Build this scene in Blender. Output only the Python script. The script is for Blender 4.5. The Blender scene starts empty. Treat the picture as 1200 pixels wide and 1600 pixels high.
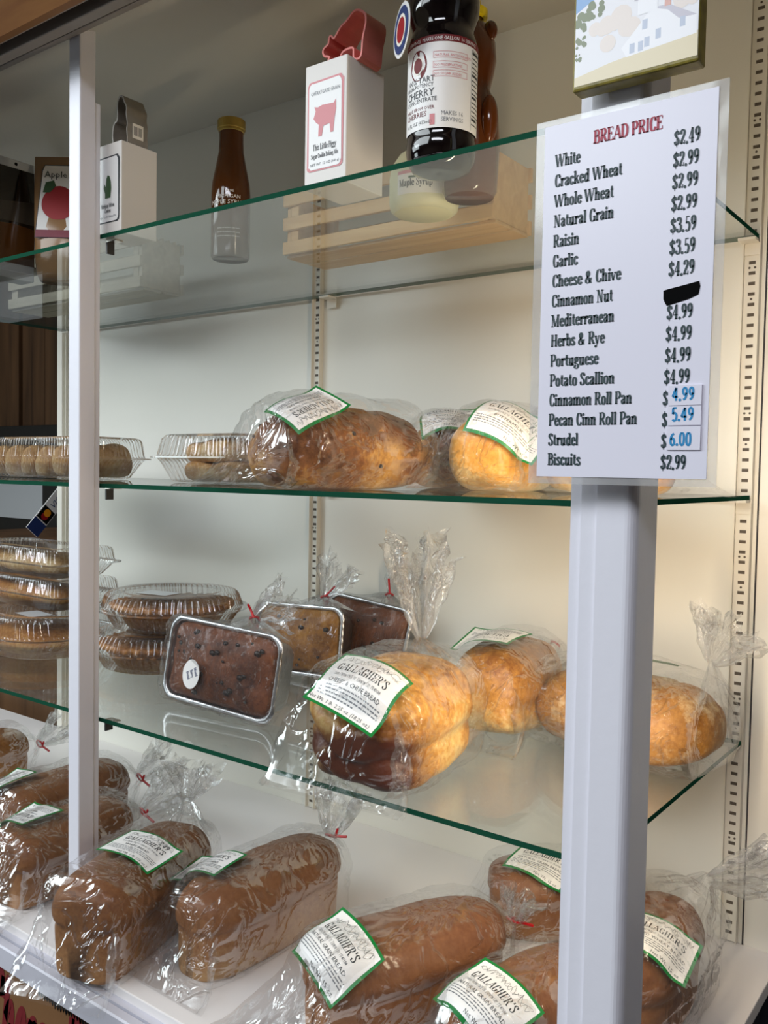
import bpy, bmesh, math, random
from mathutils import Vector, Matrix, noise
from mathutils.bvhtree import BVHTree

C = bpy.context.scene.collection
scene = bpy.context.scene
PI = math.pi
random.seed(7)

# ------------------------------------------------------------------ camera
CAMPOS = Vector((0.325, -1.248, 1.511))
yaw, pitch, roll = 0.641, -0.0452, 0.0173
fw = Vector((-math.sin(yaw) * math.cos(pitch), math.cos(yaw) * math.cos(pitch), math.sin(pitch)))
r0 = Vector((math.cos(yaw), math.sin(yaw), 0))
u0 = r0.cross(fw)
rt = r0 * math.cos(roll) + u0 * math.sin(roll)
up = rt.cross(fw)
cam = bpy.data.objects.new('camera', bpy.data.cameras.new('camera'))
C.objects.link(cam)
cam.matrix_world = Matrix(((rt.x, up.x, -fw.x, CAMPOS.x), (rt.y, up.y, -fw.y, CAMPOS.y),
                           (rt.z, up.z, -fw.z, CAMPOS.z), (0, 0, 0, 1)))
cam.data.sensor_width = 36
cam.data.sensor_fit = 'AUTO'
cam.data.lens = 1386.1 / 1600 * 36
cam.data.clip_start = 0.01
scene.camera = cam

# ------------------------------------------------------------------ world, light, exposure
world = bpy.data.worlds.new('world')
scene.world = world
world.use_nodes = True
bg = world.node_tree.nodes['Background']
bg.inputs[0].default_value = (0.9, 0.93, 1.0, 1)
bg.inputs[1].default_value = 0.12
scene.view_settings.view_transform = 'Standard'
scene.view_settings.look = 'None'
scene.view_settings.gamma = 1
scene.view_settings.exposure = 0.6
scene.view_settings.use_curve_mapping = False
scene.cycles.transparent_max_bounces = 48
scene.cycles.max_bounces = 10
scene.cycles.caustics_reflective = False
scene.cycles.caustics_refractive = False
scene.cycles.sample_clamp_indirect = 4.0


def area(name, loc, target, sx, sy, power, col, spread=180):
    l = bpy.data.lights.new(name, 'AREA')
    l.shape = 'RECTANGLE'
    l.size, l.size_y = sx, sy
    l.energy = power
    l.color = col
    l.spread = math.radians(spread)
    o = bpy.data.objects.new(name, l)
    C.objects.link(o)
    o.location = loc
    d = Vector(target) - Vector(loc)
    o.rotation_euler = d.to_track_quat('-Z', 'Y').to_euler()
    return o


# shop ceiling tubes, in front of and above the case
area('ceiling_tube_light', (0.5, -2.3, 2.72), (0.3, -1.6, 0), 1.3, 0.4, 17, (0.90, 0.92, 1.0))
area('ceiling_tube_light', (-1.6, -2.0, 2.72), (-1.3, -1.0, 0), 2.4, 1.6, 52, (0.88, 0.96, 1.0))
area('ceiling_tube_light', (-3.2, -2.3, 2.72), (-1.6, -0.8, 0.5), 2.0, 1.6, 36, (0.86, 0.96, 1.0))
# daylight from the shop window on the left
area('window_daylight', (-3.7, -2.7, 1.3), (-0.9, 0, 1.2), 1.0, 0.8, 9, (0.84, 0.97, 1.0))
# warm case lamp on the inner side of the right post
area('case_lamp', (0.005, -0.468, 1.43), (-0.28, -0.12, 1.43), 0.02, 0.62, 2.2, (1.0, 0.81, 0.58))


# ------------------------------------------------------------------ materials
def lin(c):
    if isinstance(c, str):
        c = [int(c[i:i + 2], 16) / 255 for i in (0, 2, 4)]
    return tuple((x / 12.92 if x <= .04045 else ((x + .055) / 1.055) ** 2.4) for x in c) + (1,)


def mat(name, col, rough=.5, metal=0, spec=.5, bump=0, bscale=60, var=0, vscale=8, emit=None, coat=0):
    m = bpy.data.materials.new(name)
    m.use_nodes = True
    nt = m.node_tree
    b = nt.nodes['Principled BSDF']
    c = lin(col)
    b.inputs['Base Color'].default_value = c
    b.inputs['Roughness'].default_value = rough
    b.inputs['Metallic'].default_value = metal
    b.inputs['Specular IOR Level'].default_value = spec
    b.inputs['Coat Weight'].default_value = coat
    tc = nt.nodes.new('ShaderNodeTexCoord')
    if var:
        n = nt.nodes.new('ShaderNodeTexNoise')
        n.inputs['Scale'].default_value = vscale
        n.inputs['Detail'].default_value = 5
        nt.links.new(tc.outputs['Object'], n.inputs['Vector'])
        r = nt.nodes.new('ShaderNodeValToRGB')
        r.color_ramp.elements[0].position = .3
        r.color_ramp.elements[1].position = .7
        r.color_ramp.elements[0].color = tuple(x * (1 - var) for x in c[:3]) + (1,)
        r.color_ramp.elements[1].color = tuple(min(1, x * (1 + var)) for x in c[:3]) + (1,)
        nt.links.new(n.outputs['Fac'], r.inputs['Fac'])
        nt.links.new(r.outputs['Color'], b.inputs['Base Color'])
    if bump:
        n = nt.nodes.new('ShaderNodeTexNoise')
        n.inputs['Scale'].default_value = bscale
        n.inputs['Detail'].default_value = 4
        nt.links.new(tc.outputs['Object'], n.inputs['Vector'])
        bp = nt.nodes.new('ShaderNodeBump')
        bp.inputs['Strength'].default_value = bump
        bp.inputs['Distance'].default_value = .002
        nt.links.new(n.outputs['Fac'], bp.inputs['Height'])
        nt.links.new(bp.outputs['Normal'], b.inputs['Normal'])
    if emit:
        b.inputs['Emission Color'].default_value = c
        b.inputs['Emission Strength'].default_value = emit
    return m


def film(name, tint=(.97, .97, .97), gloss=.55, base=.03, haze=.05, rough=.1, bump=.6, bscale=45, stretch=(1, 1, 1), min_bump=.18):
    """thin clear plastic film: see-through, crinkled, glossy at its folds"""
    m = bpy.data.materials.new(name)
    m.use_nodes = True
    nt = m.node_tree
    nt.nodes.clear()
    L = nt.links.new
    out = nt.nodes.new('ShaderNodeOutputMaterial')
    tr = nt.nodes.new('ShaderNodeBsdfTransparent')
    tr.inputs[0].default_value = tint + (1,)
    gl = nt.nodes.new('ShaderNodeBsdfGlossy')
    gl.inputs['Roughness'].default_value = rough
    gl.inputs['Color'].default_value = (1, 1, 1, 1)
    df = nt.nodes.new('ShaderNodeBsdfDiffuse')
    df.inputs['Color'].default_value = (.85, .85, .85, 1)
    lw = nt.nodes.new('ShaderNodeLayerWeight')
    lw.inputs['Blend'].default_value = .3
    mth = nt.nodes.new('ShaderNodeMath')
    mth.operation = 'MULTIPLY_ADD'
    mth.inputs[1].default_value = gloss
    mth.inputs[2].default_value = base
    mth.use_clamp = True
    L(lw.outputs['Fresnel'], mth.inputs[0])
    m1 = nt.nodes.new('ShaderNodeMixShader')
    m2 = nt.nodes.new('ShaderNodeMixShader')
    m1.inputs[0].default_value = haze
    L(tr.outputs[0], m1.inputs[1])
    L(df.outputs[0], m1.inputs[2])
    L(mth.outputs[0], m2.inputs[0])
    L(m1.outputs[0], m2.inputs[1])
    L(gl.outputs[0], m2.inputs[2])
    L(m2.outputs[0], out.inputs['Surface'])
    if bump:
        tc = nt.nodes.new('ShaderNodeTexCoord')
        mp = nt.nodes.new('ShaderNodeMapping')
        mp.inputs['Scale'].default_value = stretch
        L(tc.outputs['Object'], mp.inputs['Vector'])
        n = nt.nodes.new('ShaderNodeTexNoise')
        n.inputs['Scale'].default_value = bscale
        n.inputs['Detail'].default_value = 3
        n.inputs['Distortion'].default_value = 1.2
        v = nt.nodes.new('ShaderNodeTexVoronoi')
        v.feature = 'DISTANCE_TO_EDGE'
        v.inputs['Scale'].default_value = bscale * 1.3
        wp = nt.nodes.new('ShaderNodeMix')
        wp.data_type = 'VECTOR'
        wp.inputs['Factor'].default_value = .12
        L(mp.outputs[0], n.inputs['Vector'])
        L(mp.outputs[0], wp.inputs['A'])
        L(n.outputs['Color'], wp.inputs['B'])
        L(wp.outputs['Result'], v.inputs['Vector'])
        ed = nt.nodes.new('ShaderNodeMapRange')
        ed.interpolation_type = 'SMOOTHSTEP'
        ed.inputs['From Max'].default_value = .11
        ed.inputs['To Max'].default_value = .55
        L(v.outputs['Distance'], ed.inputs['Value'])
        ad = nt.nodes.new('ShaderNodeMath')
        ad.operation = 'ADD'
        L(n.outputs['Fac'], ad.inputs[0])
        L(ed.outputs[0], ad.inputs[1])
        # crinkles come in patches, the film is taut elsewhere
        nm = nt.nodes.new('ShaderNodeTexNoise')
        nm.inputs['Scale'].default_value = bscale * .55
        nm.inputs['Detail'].default_value = 1
        L(mp.outputs[0], nm.inputs['Vector'])
        mk = nt.nodes.new('ShaderNodeMapRange')
        mk.interpolation_type = 'SMOOTHSTEP'
        mk.inputs['From Min'].default_value = .38
        mk.inputs['From Max'].default_value = .66
        mk.inputs['To Min'].default_value = bump * min_bump
        mk.inputs['To Max'].default_value = bump
        L(nm.outputs['Fac'], mk.inputs['Value'])
        bp = nt.nodes.new('ShaderNodeBump')
        L(mk.outputs[0], bp.inputs['Strength'])
        bp.inputs['Distance'].default_value = .009
        L(ad.outputs[0], bp.inputs['Height'])
        L(bp.outputs[0], gl.inputs['Normal'])
        L(bp.outputs[0], lw.inputs['Normal'])
    return m


def pane(name, tint):
    """flat sheet glass: clear, with the mirror reflection real glass has at each face"""
    m = bpy.data.materials.new(name)
    m.use_nodes = True
    nt = m.node_tree
    nt.nodes.clear()
    L = nt.links.new
    out = nt.nodes.new('ShaderNodeOutputMaterial')
    tr = nt.nodes.new('ShaderNodeBsdfTransparent')
    tr.inputs[0].default_value = tint + (1,)
    gl = nt.nodes.new('ShaderNodeBsdfGlossy')
    gl.inputs['Roughness'].default_value = .0
    geo = nt.nodes.new('ShaderNodeNewGeometry')
    io = nt.nodes.new('ShaderNodeMapRange')
    io.inputs['To Min'].default_value = 1.5
    io.inputs['To Max'].default_value = 1 / 1.5
    L(geo.outputs['Backfacing'], io.inputs['Value'])
    fr = nt.nodes.new('ShaderNodeFresnel')
    L(io.outputs[0], fr.inputs['IOR'])
    mx = nt.nodes.new('ShaderNodeMixShader')
    L(fr.outputs[0], mx.inputs[0])
    L(tr.outputs[0], mx.inputs[1])
    L(gl.outputs[0], mx.inputs[2])
    L(mx.outputs[0], out.inputs['Surface'])
    return m


def crust(name, dark, mid, pale, scale=14, flour=0, contrast=.5, top=.8, rough=.5, toast=0):
    """baked crust: pale lower sides, browner top, mottled"""
    m = bpy.data.materials.new(name)
    m.use_nodes = True
    nt = m.node_tree
    L = nt.links.new
    b = nt.nodes['Principled BSDF']
    b.inputs['Roughness'].default_value = rough
    b.inputs['Specular IOR Level'].default_value = .3
    tc = nt.nodes.new('ShaderNodeTexCoord')
    n = nt.nodes.new('ShaderNodeTexNoise')
    n.inputs['Scale'].default_value = scale
    n.inputs['Detail'].default_value = 7
    n.inputs['Roughness'].default_value = .62
    L(tc.outputs['Object'], n.inputs['Vector'])
    sep = nt.nodes.new('ShaderNodeSeparateXYZ')
    L(tc.outputs['Generated'], sep.inputs[0])
    ma = nt.nodes.new('ShaderNodeMath')
    ma.operation = 'MULTIPLY'
    ma.inputs[1].default_value = top
    L(sep.outputs['Z'], ma.inputs[0])
    mb = nt.nodes.new('ShaderNodeMath')
    mb.operation = 'MULTIPLY_ADD'
    mb.inputs[1].default_value = contrast * 2
    mb.inputs[2].default_value = -contrast + .5 * (1 - top)
    L(n.outputs['Fac'], mb.inputs[0])
    mc = nt.nodes.new('ShaderNodeMath')
    mc.operation = 'ADD'
    L(ma.outputs[0], mc.inputs[0])
    nf = nt.nodes.new('ShaderNodeTexNoise')
    nf.inputs['Scale'].default_value = 130
    nf.inputs['Detail'].default_value = 6
    nf.inputs['Roughness'].default_value = .7
    L(tc.outputs['Object'], nf.inputs['Vector'])
    mf = nt.nodes.new('ShaderNodeMath')
    mf.operation = 'MULTIPLY_ADD'
    mf.inputs[1].default_value = .9
    mf.inputs[2].default_value = -.45
    L(nf.outputs['Fac'], mf.inputs[0])
    me_ = nt.nodes.new('ShaderNodeMath')
    me_.operation = 'ADD'
    L(mb.outputs[0], me_.inputs[0])
    L(mf.outputs[0], me_.inputs[1])
    L(me_.outputs[0], mc.inputs[1])
    r = nt.nodes.new('ShaderNodeValToRGB')
    e = r.color_ramp.elements
    e[0].position, e[0].color = .08, lin(pale)
    e[1].position, e[1].color = .92, lin(dark)
    k = e.new(.5)
    k.color = lin(mid)
    L(mc.outputs[0], r.inputs['Fac'])
    col = r.outputs['Color']
    if flour:
        n2 = nt.nodes.new('ShaderNodeTexNoise')
        n2.inputs['Scale'].default_value = scale * 2.2
        n2.inputs['Detail'].default_value = 8
        n2.inputs['Roughness'].default_value = .75
        L(tc.outputs['Object'], n2.inputs['Vector'])
        rr = nt.nodes.new('ShaderNodeValToRGB')
        rr.color_ramp.elements[0].position = .5
        rr.color_ramp.elements[1].position = .68
        rr.color_ramp.elements[1].color = (flour, flour, flour, 1)
        L(n2.outputs['Fac'], rr.inputs['Fac'])
        mx = nt.nodes.new('ShaderNodeMix')
        mx.data_type = 'RGBA'
        L(rr.outputs['Color'], mx.inputs['Factor'])
        L(col, mx.inputs['A'])
        mx.inputs['B'].default_value = lin('ead9b0')
        col = mx.outputs['Result']
    if toast:
        # the end baked against the hot side of the oven is browned darker
        mr = nt.nodes.new('ShaderNodeMapRange')
        mr.inputs['From Min'].default_value = toast
        mr.inputs['From Max'].default_value = 0
        L(sep.outputs['Y'], mr.inputs['Value'])
        mt = nt.nodes.new('ShaderNodeMath')
        mt.operation = 'MULTIPLY_ADD'
        mt.inputs[1].default_value = 1.3
        L(n.outputs['Fac'], mt.inputs[0])
        mt.inputs[2].default_value = -.1
        mm2 = nt.nodes.new('ShaderNodeMath')
        mm2.operation = 'MULTIPLY'
        mm2.use_clamp = True
        L(mr.outputs[0], mm2.inputs[0])
        L(mt.outputs[0], mm2.inputs[1])
        mz = nt.nodes.new('ShaderNodeMapRange')
        mz.inputs['From Min'].default_value = .75
        mz.inputs['From Max'].default_value = .4
        L(sep.outputs['Z'], mz.inputs['Value'])
        mm3 = nt.nodes.new('ShaderNodeMath')
        mm3.operation = 'MULTIPLY'
        L(mm2.outputs[0], mm3.inputs[0])
        L(mz.outputs[0], mm3.inputs[1])
        mm4 = nt.nodes.new('ShaderNodeMath')
        mm4.operation = 'MULTIPLY'
        mm4.use_clamp = True
        mm4.inputs[1].default_value = 2.2
        L(mm3.outputs[0], mm4.inputs[0])
        mx2 = nt.nodes.new('ShaderNodeMix')
        mx2.data_type = 'RGBA'
        L(mm4.outputs[0], mx2.inputs['Factor'])
        L(col, mx2.inputs['A'])
        mx2.inputs['B'].default_value = lin('4a2009')
        col = mx2.outputs['Result']
    L(col, b.inputs['Base Color'])
    n3 = nt.nodes.new('ShaderNodeTexNoise')
    n3.inputs['Scale'].default_value = 110
    n3.inputs['Detail'].default_value = 5
    L(tc.outputs['Object'], n3.inputs['Vector'])
    bp = nt.nodes.new('ShaderNodeBump')
    bp.inputs['Strength'].default_value = .35
    bp.inputs['Distance'].default_value = .003
    L(n3.outputs['Fac'], bp.inputs['Height'])
    L(bp.outputs[0], b.inputs['Normal'])
    return m


def woodmat(name, c1, c2, scale=(3, 3, 40), rough=.55, boards=0):
    m = bpy.data.materials.new(name)
    m.use_nodes = True
    nt = m.node_tree
    L = nt.links.new
    b = nt.nodes['Principled BSDF']
    b.inputs['Roughness'].default_value = rough
    tc = nt.nodes.new('ShaderNodeTexCoord')
    mp = nt.nodes.new('ShaderNodeMapping')
    mp.inputs['Scale'].default_value = scale
    L(tc.outputs['Object'], mp.inputs[0])
    n = nt.nodes.new('ShaderNodeTexNoise')
    n.inputs['Scale'].default_value = 1
    n.inputs['Detail'].default_value = 6
    n.inputs['Distortion'].default_value = .8
    L(mp.outputs[0], n.inputs['Vector'])
    r = nt.nodes.new('ShaderNodeValToRGB')
    r.color_ramp.elements[0].position = .3
    r.color_ramp.elements[1].position = .7
    r.color_ramp.elements[0].color = lin(c1)
    r.color_ramp.elements[1].color = lin(c2)
    L(n.outputs['Fac'], r.inputs['Fac'])
    L(r.outputs[0], b.inputs['Base Color'])
    return m


M = dict(
    laminate=mat('white laminate', 'e6e3da', rough=.27, spec=.5, var=.02, vscale=3),
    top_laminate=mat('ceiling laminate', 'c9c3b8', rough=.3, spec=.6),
    deck=mat('deck laminate', 'e9e4e2', rough=.4),
    paint=mat('white gloss paint', 'e3e2ea', rough=.38, bump=.15, bscale=90),
    ledge=mat('painted ledge', 'c9c8d2', rough=.4, bump=.15, bscale=90),
    groove=mat('dark groove', '2a2830', rough=.6),
    ledgegroove=mat('ledge groove', '6f6d7c', rough=.6),
    track=mat('dark track', '4c453e', rough=.45),
    rail=mat('pale rail', '97908a', rough=.4),
    strip=mat('white metal strip', 'e2ddd2', rough=.4),
    slot=mat('slot shadow', '5a5147', rough=.8),
    chrome=mat('chrome', 'b9b5ad', rough=.25, metal=1),
    dark=mat('dark metal', '2b2a28', rough=.45),
    glass=pane('sheet glass', (.965, .985, .975)),
    edge=mat('green glass edge', '1b4937', rough=.6, spec=.0),
    bag=film('cellophane bag', gloss=.26, base=.0, haze=.014, rough=.085, bump=.85, bscale=13),
    bagruff=film('gathered cellophane', gloss=.5, base=.02, haze=.05, rough=.1, bump=.9, bscale=30),
    wrap=film('tight cellophane wrap', gloss=.42, base=.0, haze=.025, rough=.1, bump=1.0, bscale=19, stretch=(1.7, .6, 1), min_bump=.5),
    clear=film('clear rigid plastic', gloss=.8, base=.05, haze=.035, rough=.09, bump=0),
    lamin=film('laminate edge', gloss=.4, base=.03, haze=.2, rough=.12, bump=.04, bscale=8),
    white=mat('label white', 'f1efec', rough=.4),
    green=mat('label green', '0f7a35', rough=.4),
    ink=mat('ink', '33383c', rough=.5),
    ink2=mat('grey ink', '7d8084', rough=.5),
    red=mat('red tie', 'c4161f', rough=.35),
    foil=mat('aluminium foil', 'c9c9cb', rough=.28, metal=1, bump=.4, bscale=60),
    sign=mat('sign paper', 'e4e2ee', rough=.28, spec=.5),
    signink=mat('sign green ink', '22383c', rough=.5),
    signred=mat('sign red ink', 'a8354a', rough=.5),
    marker=mat('blue marker', '1f86bd', rough=.5),
    black=mat('black marker', '050506', rough=.9, spec=.1),
    gloss_black=mat('black concentrate', '0c0708', rough=.08, coat=.5),
    box=mat('white card', 'e9e3dc', rough=.55),
    boxred=mat('pink card print', 'd8888c', rough=.5),
    pink=mat('pink enamel', 'd9776f', rough=.4, var=.06, vscale=60),
    grey=mat('grey enamel', '8d867c', rough=.5, var=.12, vscale=60),
    amber=mat('amber syrup', '4f2a0c', rough=.07, spec=.6),
    gold=mat('gold lid', 'b59a52', rough=.35, metal=.8),
    cream=mat('cream plastic', 'e6dfb4', rough=.4),
    jugcap=mat('dark cap', '1d1715', rough=.4),
    honey=mat('honey', '5a2c0c', rough=.12, spec=.6),
    yellow=mat('yellow cap', 'f2d510', rough=.4),
    pine=woodmat('pale pine', 'c99a62', 'e3bd86', scale=(4, 60, 60)),
    greywood=woodmat('grey bleached wood', 'b1a48f', 'cdc3ad', scale=(4, 60, 60)),
    brown=woodmat('brown stained boards', '412b19', '6a4b30', scale=(14, 14, 1.2)),
    valance=woodmat('orange brown valance', '7a4a22', '9b6a37', scale=(3, 20, 20)),
    cardboard=mat('brown cardboard', '75502c', rough=.7, var=.06, vscale=20),  # base colour darkened to carry the shade under the deck ledge
    redink=mat('dark red script', '6d1016', rough=.6),  # red darkened for the carton's shade too; the juice bottle label shares it
    floor=mat('dark floor', '2a2830', rough=.6),
    wallpaint=mat('shop wall paint', '8d8070', rough=.8),
    shopceil=mat('shop ceiling', 'b4afa6', rough=.9),
    cider=mat('cider', '9c7752', rough=.15),
    apple=mat('apple red', 'a11c22', rough=.4),
    leaf=mat('leaf green', '33532c', rough=.5),
    maroon=mat('maroon band', '7c1f33', rough=.45),
    navy=mat('navy print', '23386e', rough=.5),
    orange=mat('orange disc', 'f29b1d', rough=.5),
    screen=mat('dark screen', '120c08', rough=.08, spec=.8),
    screenbrown=mat('brown picture', '4a2c12', rough=.1),
    screengrey=mat('grey picture', '3a332b', rough=.1),
    bezel=mat('white bezel', 'c9cbcd', rough=.3),
    raisin=mat('raisin', '22110b', rough=.4),
    sticker=mat('price sticker', 'f3ece0', rough=.5),
    sky=mat('painted sky', '7ea6d6', rough=.25), cloud=mat('painted cloud', 'e9e8ec', rough=.25),
    tree=mat('painted tree', '7d8668', rough=.3), autumn=mat('painted autumn leaves', 'e8dcd4', rough=.25),
    house=mat('painted white house', 'f2f1f4', rough=.25), roof=mat('painted roof', 'c6c1cc', rough=.25),
    grass=mat('painted grass', 'e0d2b0', rough=.25), brick=mat('painted brick', 'dba79b', rough=.25),
    tileside=mat('painted tile edge', '7d7026', rough=.4, var=.4, vscale=80), winblue=mat('painted window', 'bcc4d6', rough=.25),
)
CR = dict(
    white=crust('white bread crust', '6d4325', '875a34', 'a1754a', 9, contrast=.35, top=.75),
    wheat=crust('wheat crust', '764a2b', '92643f', 'b58f62', 14, contrast=.4, top=.85),
    far=crust('tan crust', '80501f', 'a06c33', 'bb8a4a', 9, contrast=.35),
    grain=crust('natural grain crust', '74452a', '8f5f3c', 'a0754c', 18, contrast=.35, top=.6),
    cheese=crust('cheese bread crust', '7c4718', 'c48f42', 'ead08a', 8, contrast=1.15, top=.3, rough=.35, toast=.42),
    toast=crust('dark toasted crust', '2f1206', '7a3f14', 'd8a24a', 16, contrast=1.1, top=.1),
    gold=crust('golden crust', '7f4d1c', 'c08a42', 'efdca0', 7, contrast=.55, top=.95, rough=.35),
    rustic=crust('rustic floured crust', '6f4319', '9f6f33', 'c09150', 10, flour=.55, contrast=.6, top=.3),
    cinnamon=crust('cinnamon crust', '3f2210', '7f4f28', 'c9974e', 9, contrast=1.2, top=.3, rough=.4),
    butter=crust('buttermilk crust', 'b0681f', 'dca04a', 'f4e0ac', 6, contrast=.6, top=.55, rough=.3),
    quick=crust('dark quick bread', '3d1e10', '6f3d20', '8d5530', 22, contrast=.7, top=.3),
    nut=crust('yellow quick bread', '6b3f14', 'a06a26', 'c79445', 22, contrast=.7, top=.3),
    pie=crust('pie crust', '8a5222', 'bd8040', 'dcb06c', 16, contrast=.7, top=.4),
    strudel=crust('pastry', '9a6534', 'cda167', 'ead3a4', 20, contrast=.8, top=.3),
)


# ------------------------------------------------------------------ mesh helpers
def tag(o, label=None, cat=None, group=None, kind=None):
    if label: o['label'] = label
    if cat: o['category'] = cat
    if group: o['group'] = group
    if kind: o['kind'] = kind
    return o


def empty(name, loc, rot=(0, 0, 0)):
    o = bpy.data.objects.new(name, None)
    o.empty_display_size = .02
    C.objects.link(o)
    o.location = loc
    o.rotation_euler = rot
    return o


def thing(name, label, cat, loc=(0, 0, 0), rot=(0, 0, 0), group=None):
    return tag(empty(name, loc, rot), label, cat, group)


class MB:
    """collects vertices and faces with material slots, makes ONE mesh object"""

    def __init__(s):
        s.v, s.f, s.m, s.mats = [], [], [], []

    def mi(s, m):
        if m not in s.mats: s.mats.append(m)
        return s.mats.index(m)

    def add(s, vs, fs, m):
        o = len(s.v)
        s.v += [tuple(v) for v in vs]
        k = s.mi(m)
        for f in fs:
            s.f.append(tuple(i + o for i in f))
            s.m.append(k)

    def box(s, x0, x1, y0, y1, z0, z1, m, rot=None):
        vs = [Vector((x, y, z)) for z in (z0, z1) for y in (y0, y1) for x in (x0, x1)]
        if rot: vs = [rot @ v for v in vs]
        s.add(vs, [(0, 2, 3, 1), (4, 5, 7, 6), (0, 1, 5, 4), (2, 6, 7, 3), (0, 4, 6, 2), (1, 3, 7, 5)], m)

    def prism(s, poly, z0, z1, m, axis='z'):
        n = len(poly)
        if axis == 'z':
            a = [(x, y, z0) for x, y in poly] + [(x, y, z1) for x, y in poly]
        elif axis == 'x':
            a = [(z0, x, y) for x, y in poly] + [(z1, x, y) for x, y in poly]
        else:
            a = [(x, z0, y) for x, y in poly] + [(x, z1, y) for x, y in poly]
        s.add(a, [tuple(range(n))[::-1], tuple(range(n, 2 * n))] + [(i, (i + 1) % n, n + (i + 1) % n, n + i) for i in range(n)], m)

    def lathe(s, pr, m, n=48, c=(0, 0)):
        vs = []
        for r, z in pr:
            for i in range(n):
                a = 2 * PI * i / n
                vs.append((c[0] + r * math.cos(a), c[1] + r * math.sin(a), z))
        fs = []
        for j in range(len(pr) - 1):
            for i in range(n):
                i2 = (i + 1) % n
                fs.append((j * n + i, j * n + i2, (j + 1) * n + i2, (j + 1) * n + i))
        s.add(vs, fs, m)

    def rings(s, rs, m, cap0=False, cap1=False):
        n = len(rs[0])
        vs = [p for r in rs for p in r]
        fs = []
        for j in range(len(rs) - 1):
            for i in range(n):
                i2 = (i + 1) % n
                fs.append((j * n + i, j * n + i2, (j + 1) * n + i2, (j + 1) * n + i))
        if cap0: fs.append(tuple(range(n))[::-1])
        if cap1: fs.append(tuple(range((len(rs) - 1) * n, len(rs) * n)))
        s.add(vs, fs, m)

    def build(s, name, parent=None, smooth=False, bevel=0, loc=None, fix=True):
        me = bpy.data.meshes.new(name)
        me.from_pydata(s.v, [], s.f)
        for m in s.mats: me.materials.append(m)
        me.polygons.foreach_set('material_index', s.m)
        if smooth: me.polygons.foreach_set('use_smooth', [True] * len(s.f))
        me.update()
        if fix:
            b = bmesh.new()
            b.from_mesh(me)
            bmesh.ops.recalc_face_normals(b, faces=b.faces)
            b.to_mesh(me)
            b.free()
        o = bpy.data.objects.new(name, me)
        C.objects.link(o)
        if parent: o.parent = parent
        if loc: o.location = loc
        if bevel:
            md = o.modifiers.new('bevel', 'BEVEL')
            md.width = bevel
            md.segments = 2
            md.limit_method = 'ANGLE'
        return o


def catmull(pts, n=6, closed=False):
    P = [Vector(p) for p in pts]
    out = []
    N = len(P)
    for i in range(N if closed else N - 1):
        p1, p2 = P[i], P[(i + 1) % N]
        p0 = P[i - 1] if (closed or i > 0) else p1 * 2 - p2
        p3 = P[(i + 2) % N] if (closed or i + 2 < N) else p2 * 2 - p1
        for k in range(n):
            t = k / n
            out.append(.5 * ((2 * p1) + (p2 - p0) * t + (2 * p0 - 5 * p1 + 4 * p2 - p3) * t * t + (3 * p1 - p0 - 3 * p2 + p3) * t ** 3))
    if not closed: out.append(P[-1])
    return out


def tube(mb, pts, r, m, n=8, rs=None):
    P = [Vector(p) for p in pts]
    rings = []
    for i, p in enumerate(P):
        t = (P[min(i + 1, len(P) - 1)] - P[max(i - 1, 0)]).normalized()
        a = t.cross(Vector((0.31, 0.2, .93)))
        if a.length < 1e-4: a = t.cross(Vector((1, 0, 0)))
        a.normalize()
        b = t.cross(a)
        rr = rs[i] if rs else r
        rings.append([p + a * rr * math.cos(2 * PI * k / n) + b * rr * math.sin(2 * PI * k / n) for k in range(n)])
    mb.rings(rings, m, True, True)


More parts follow.
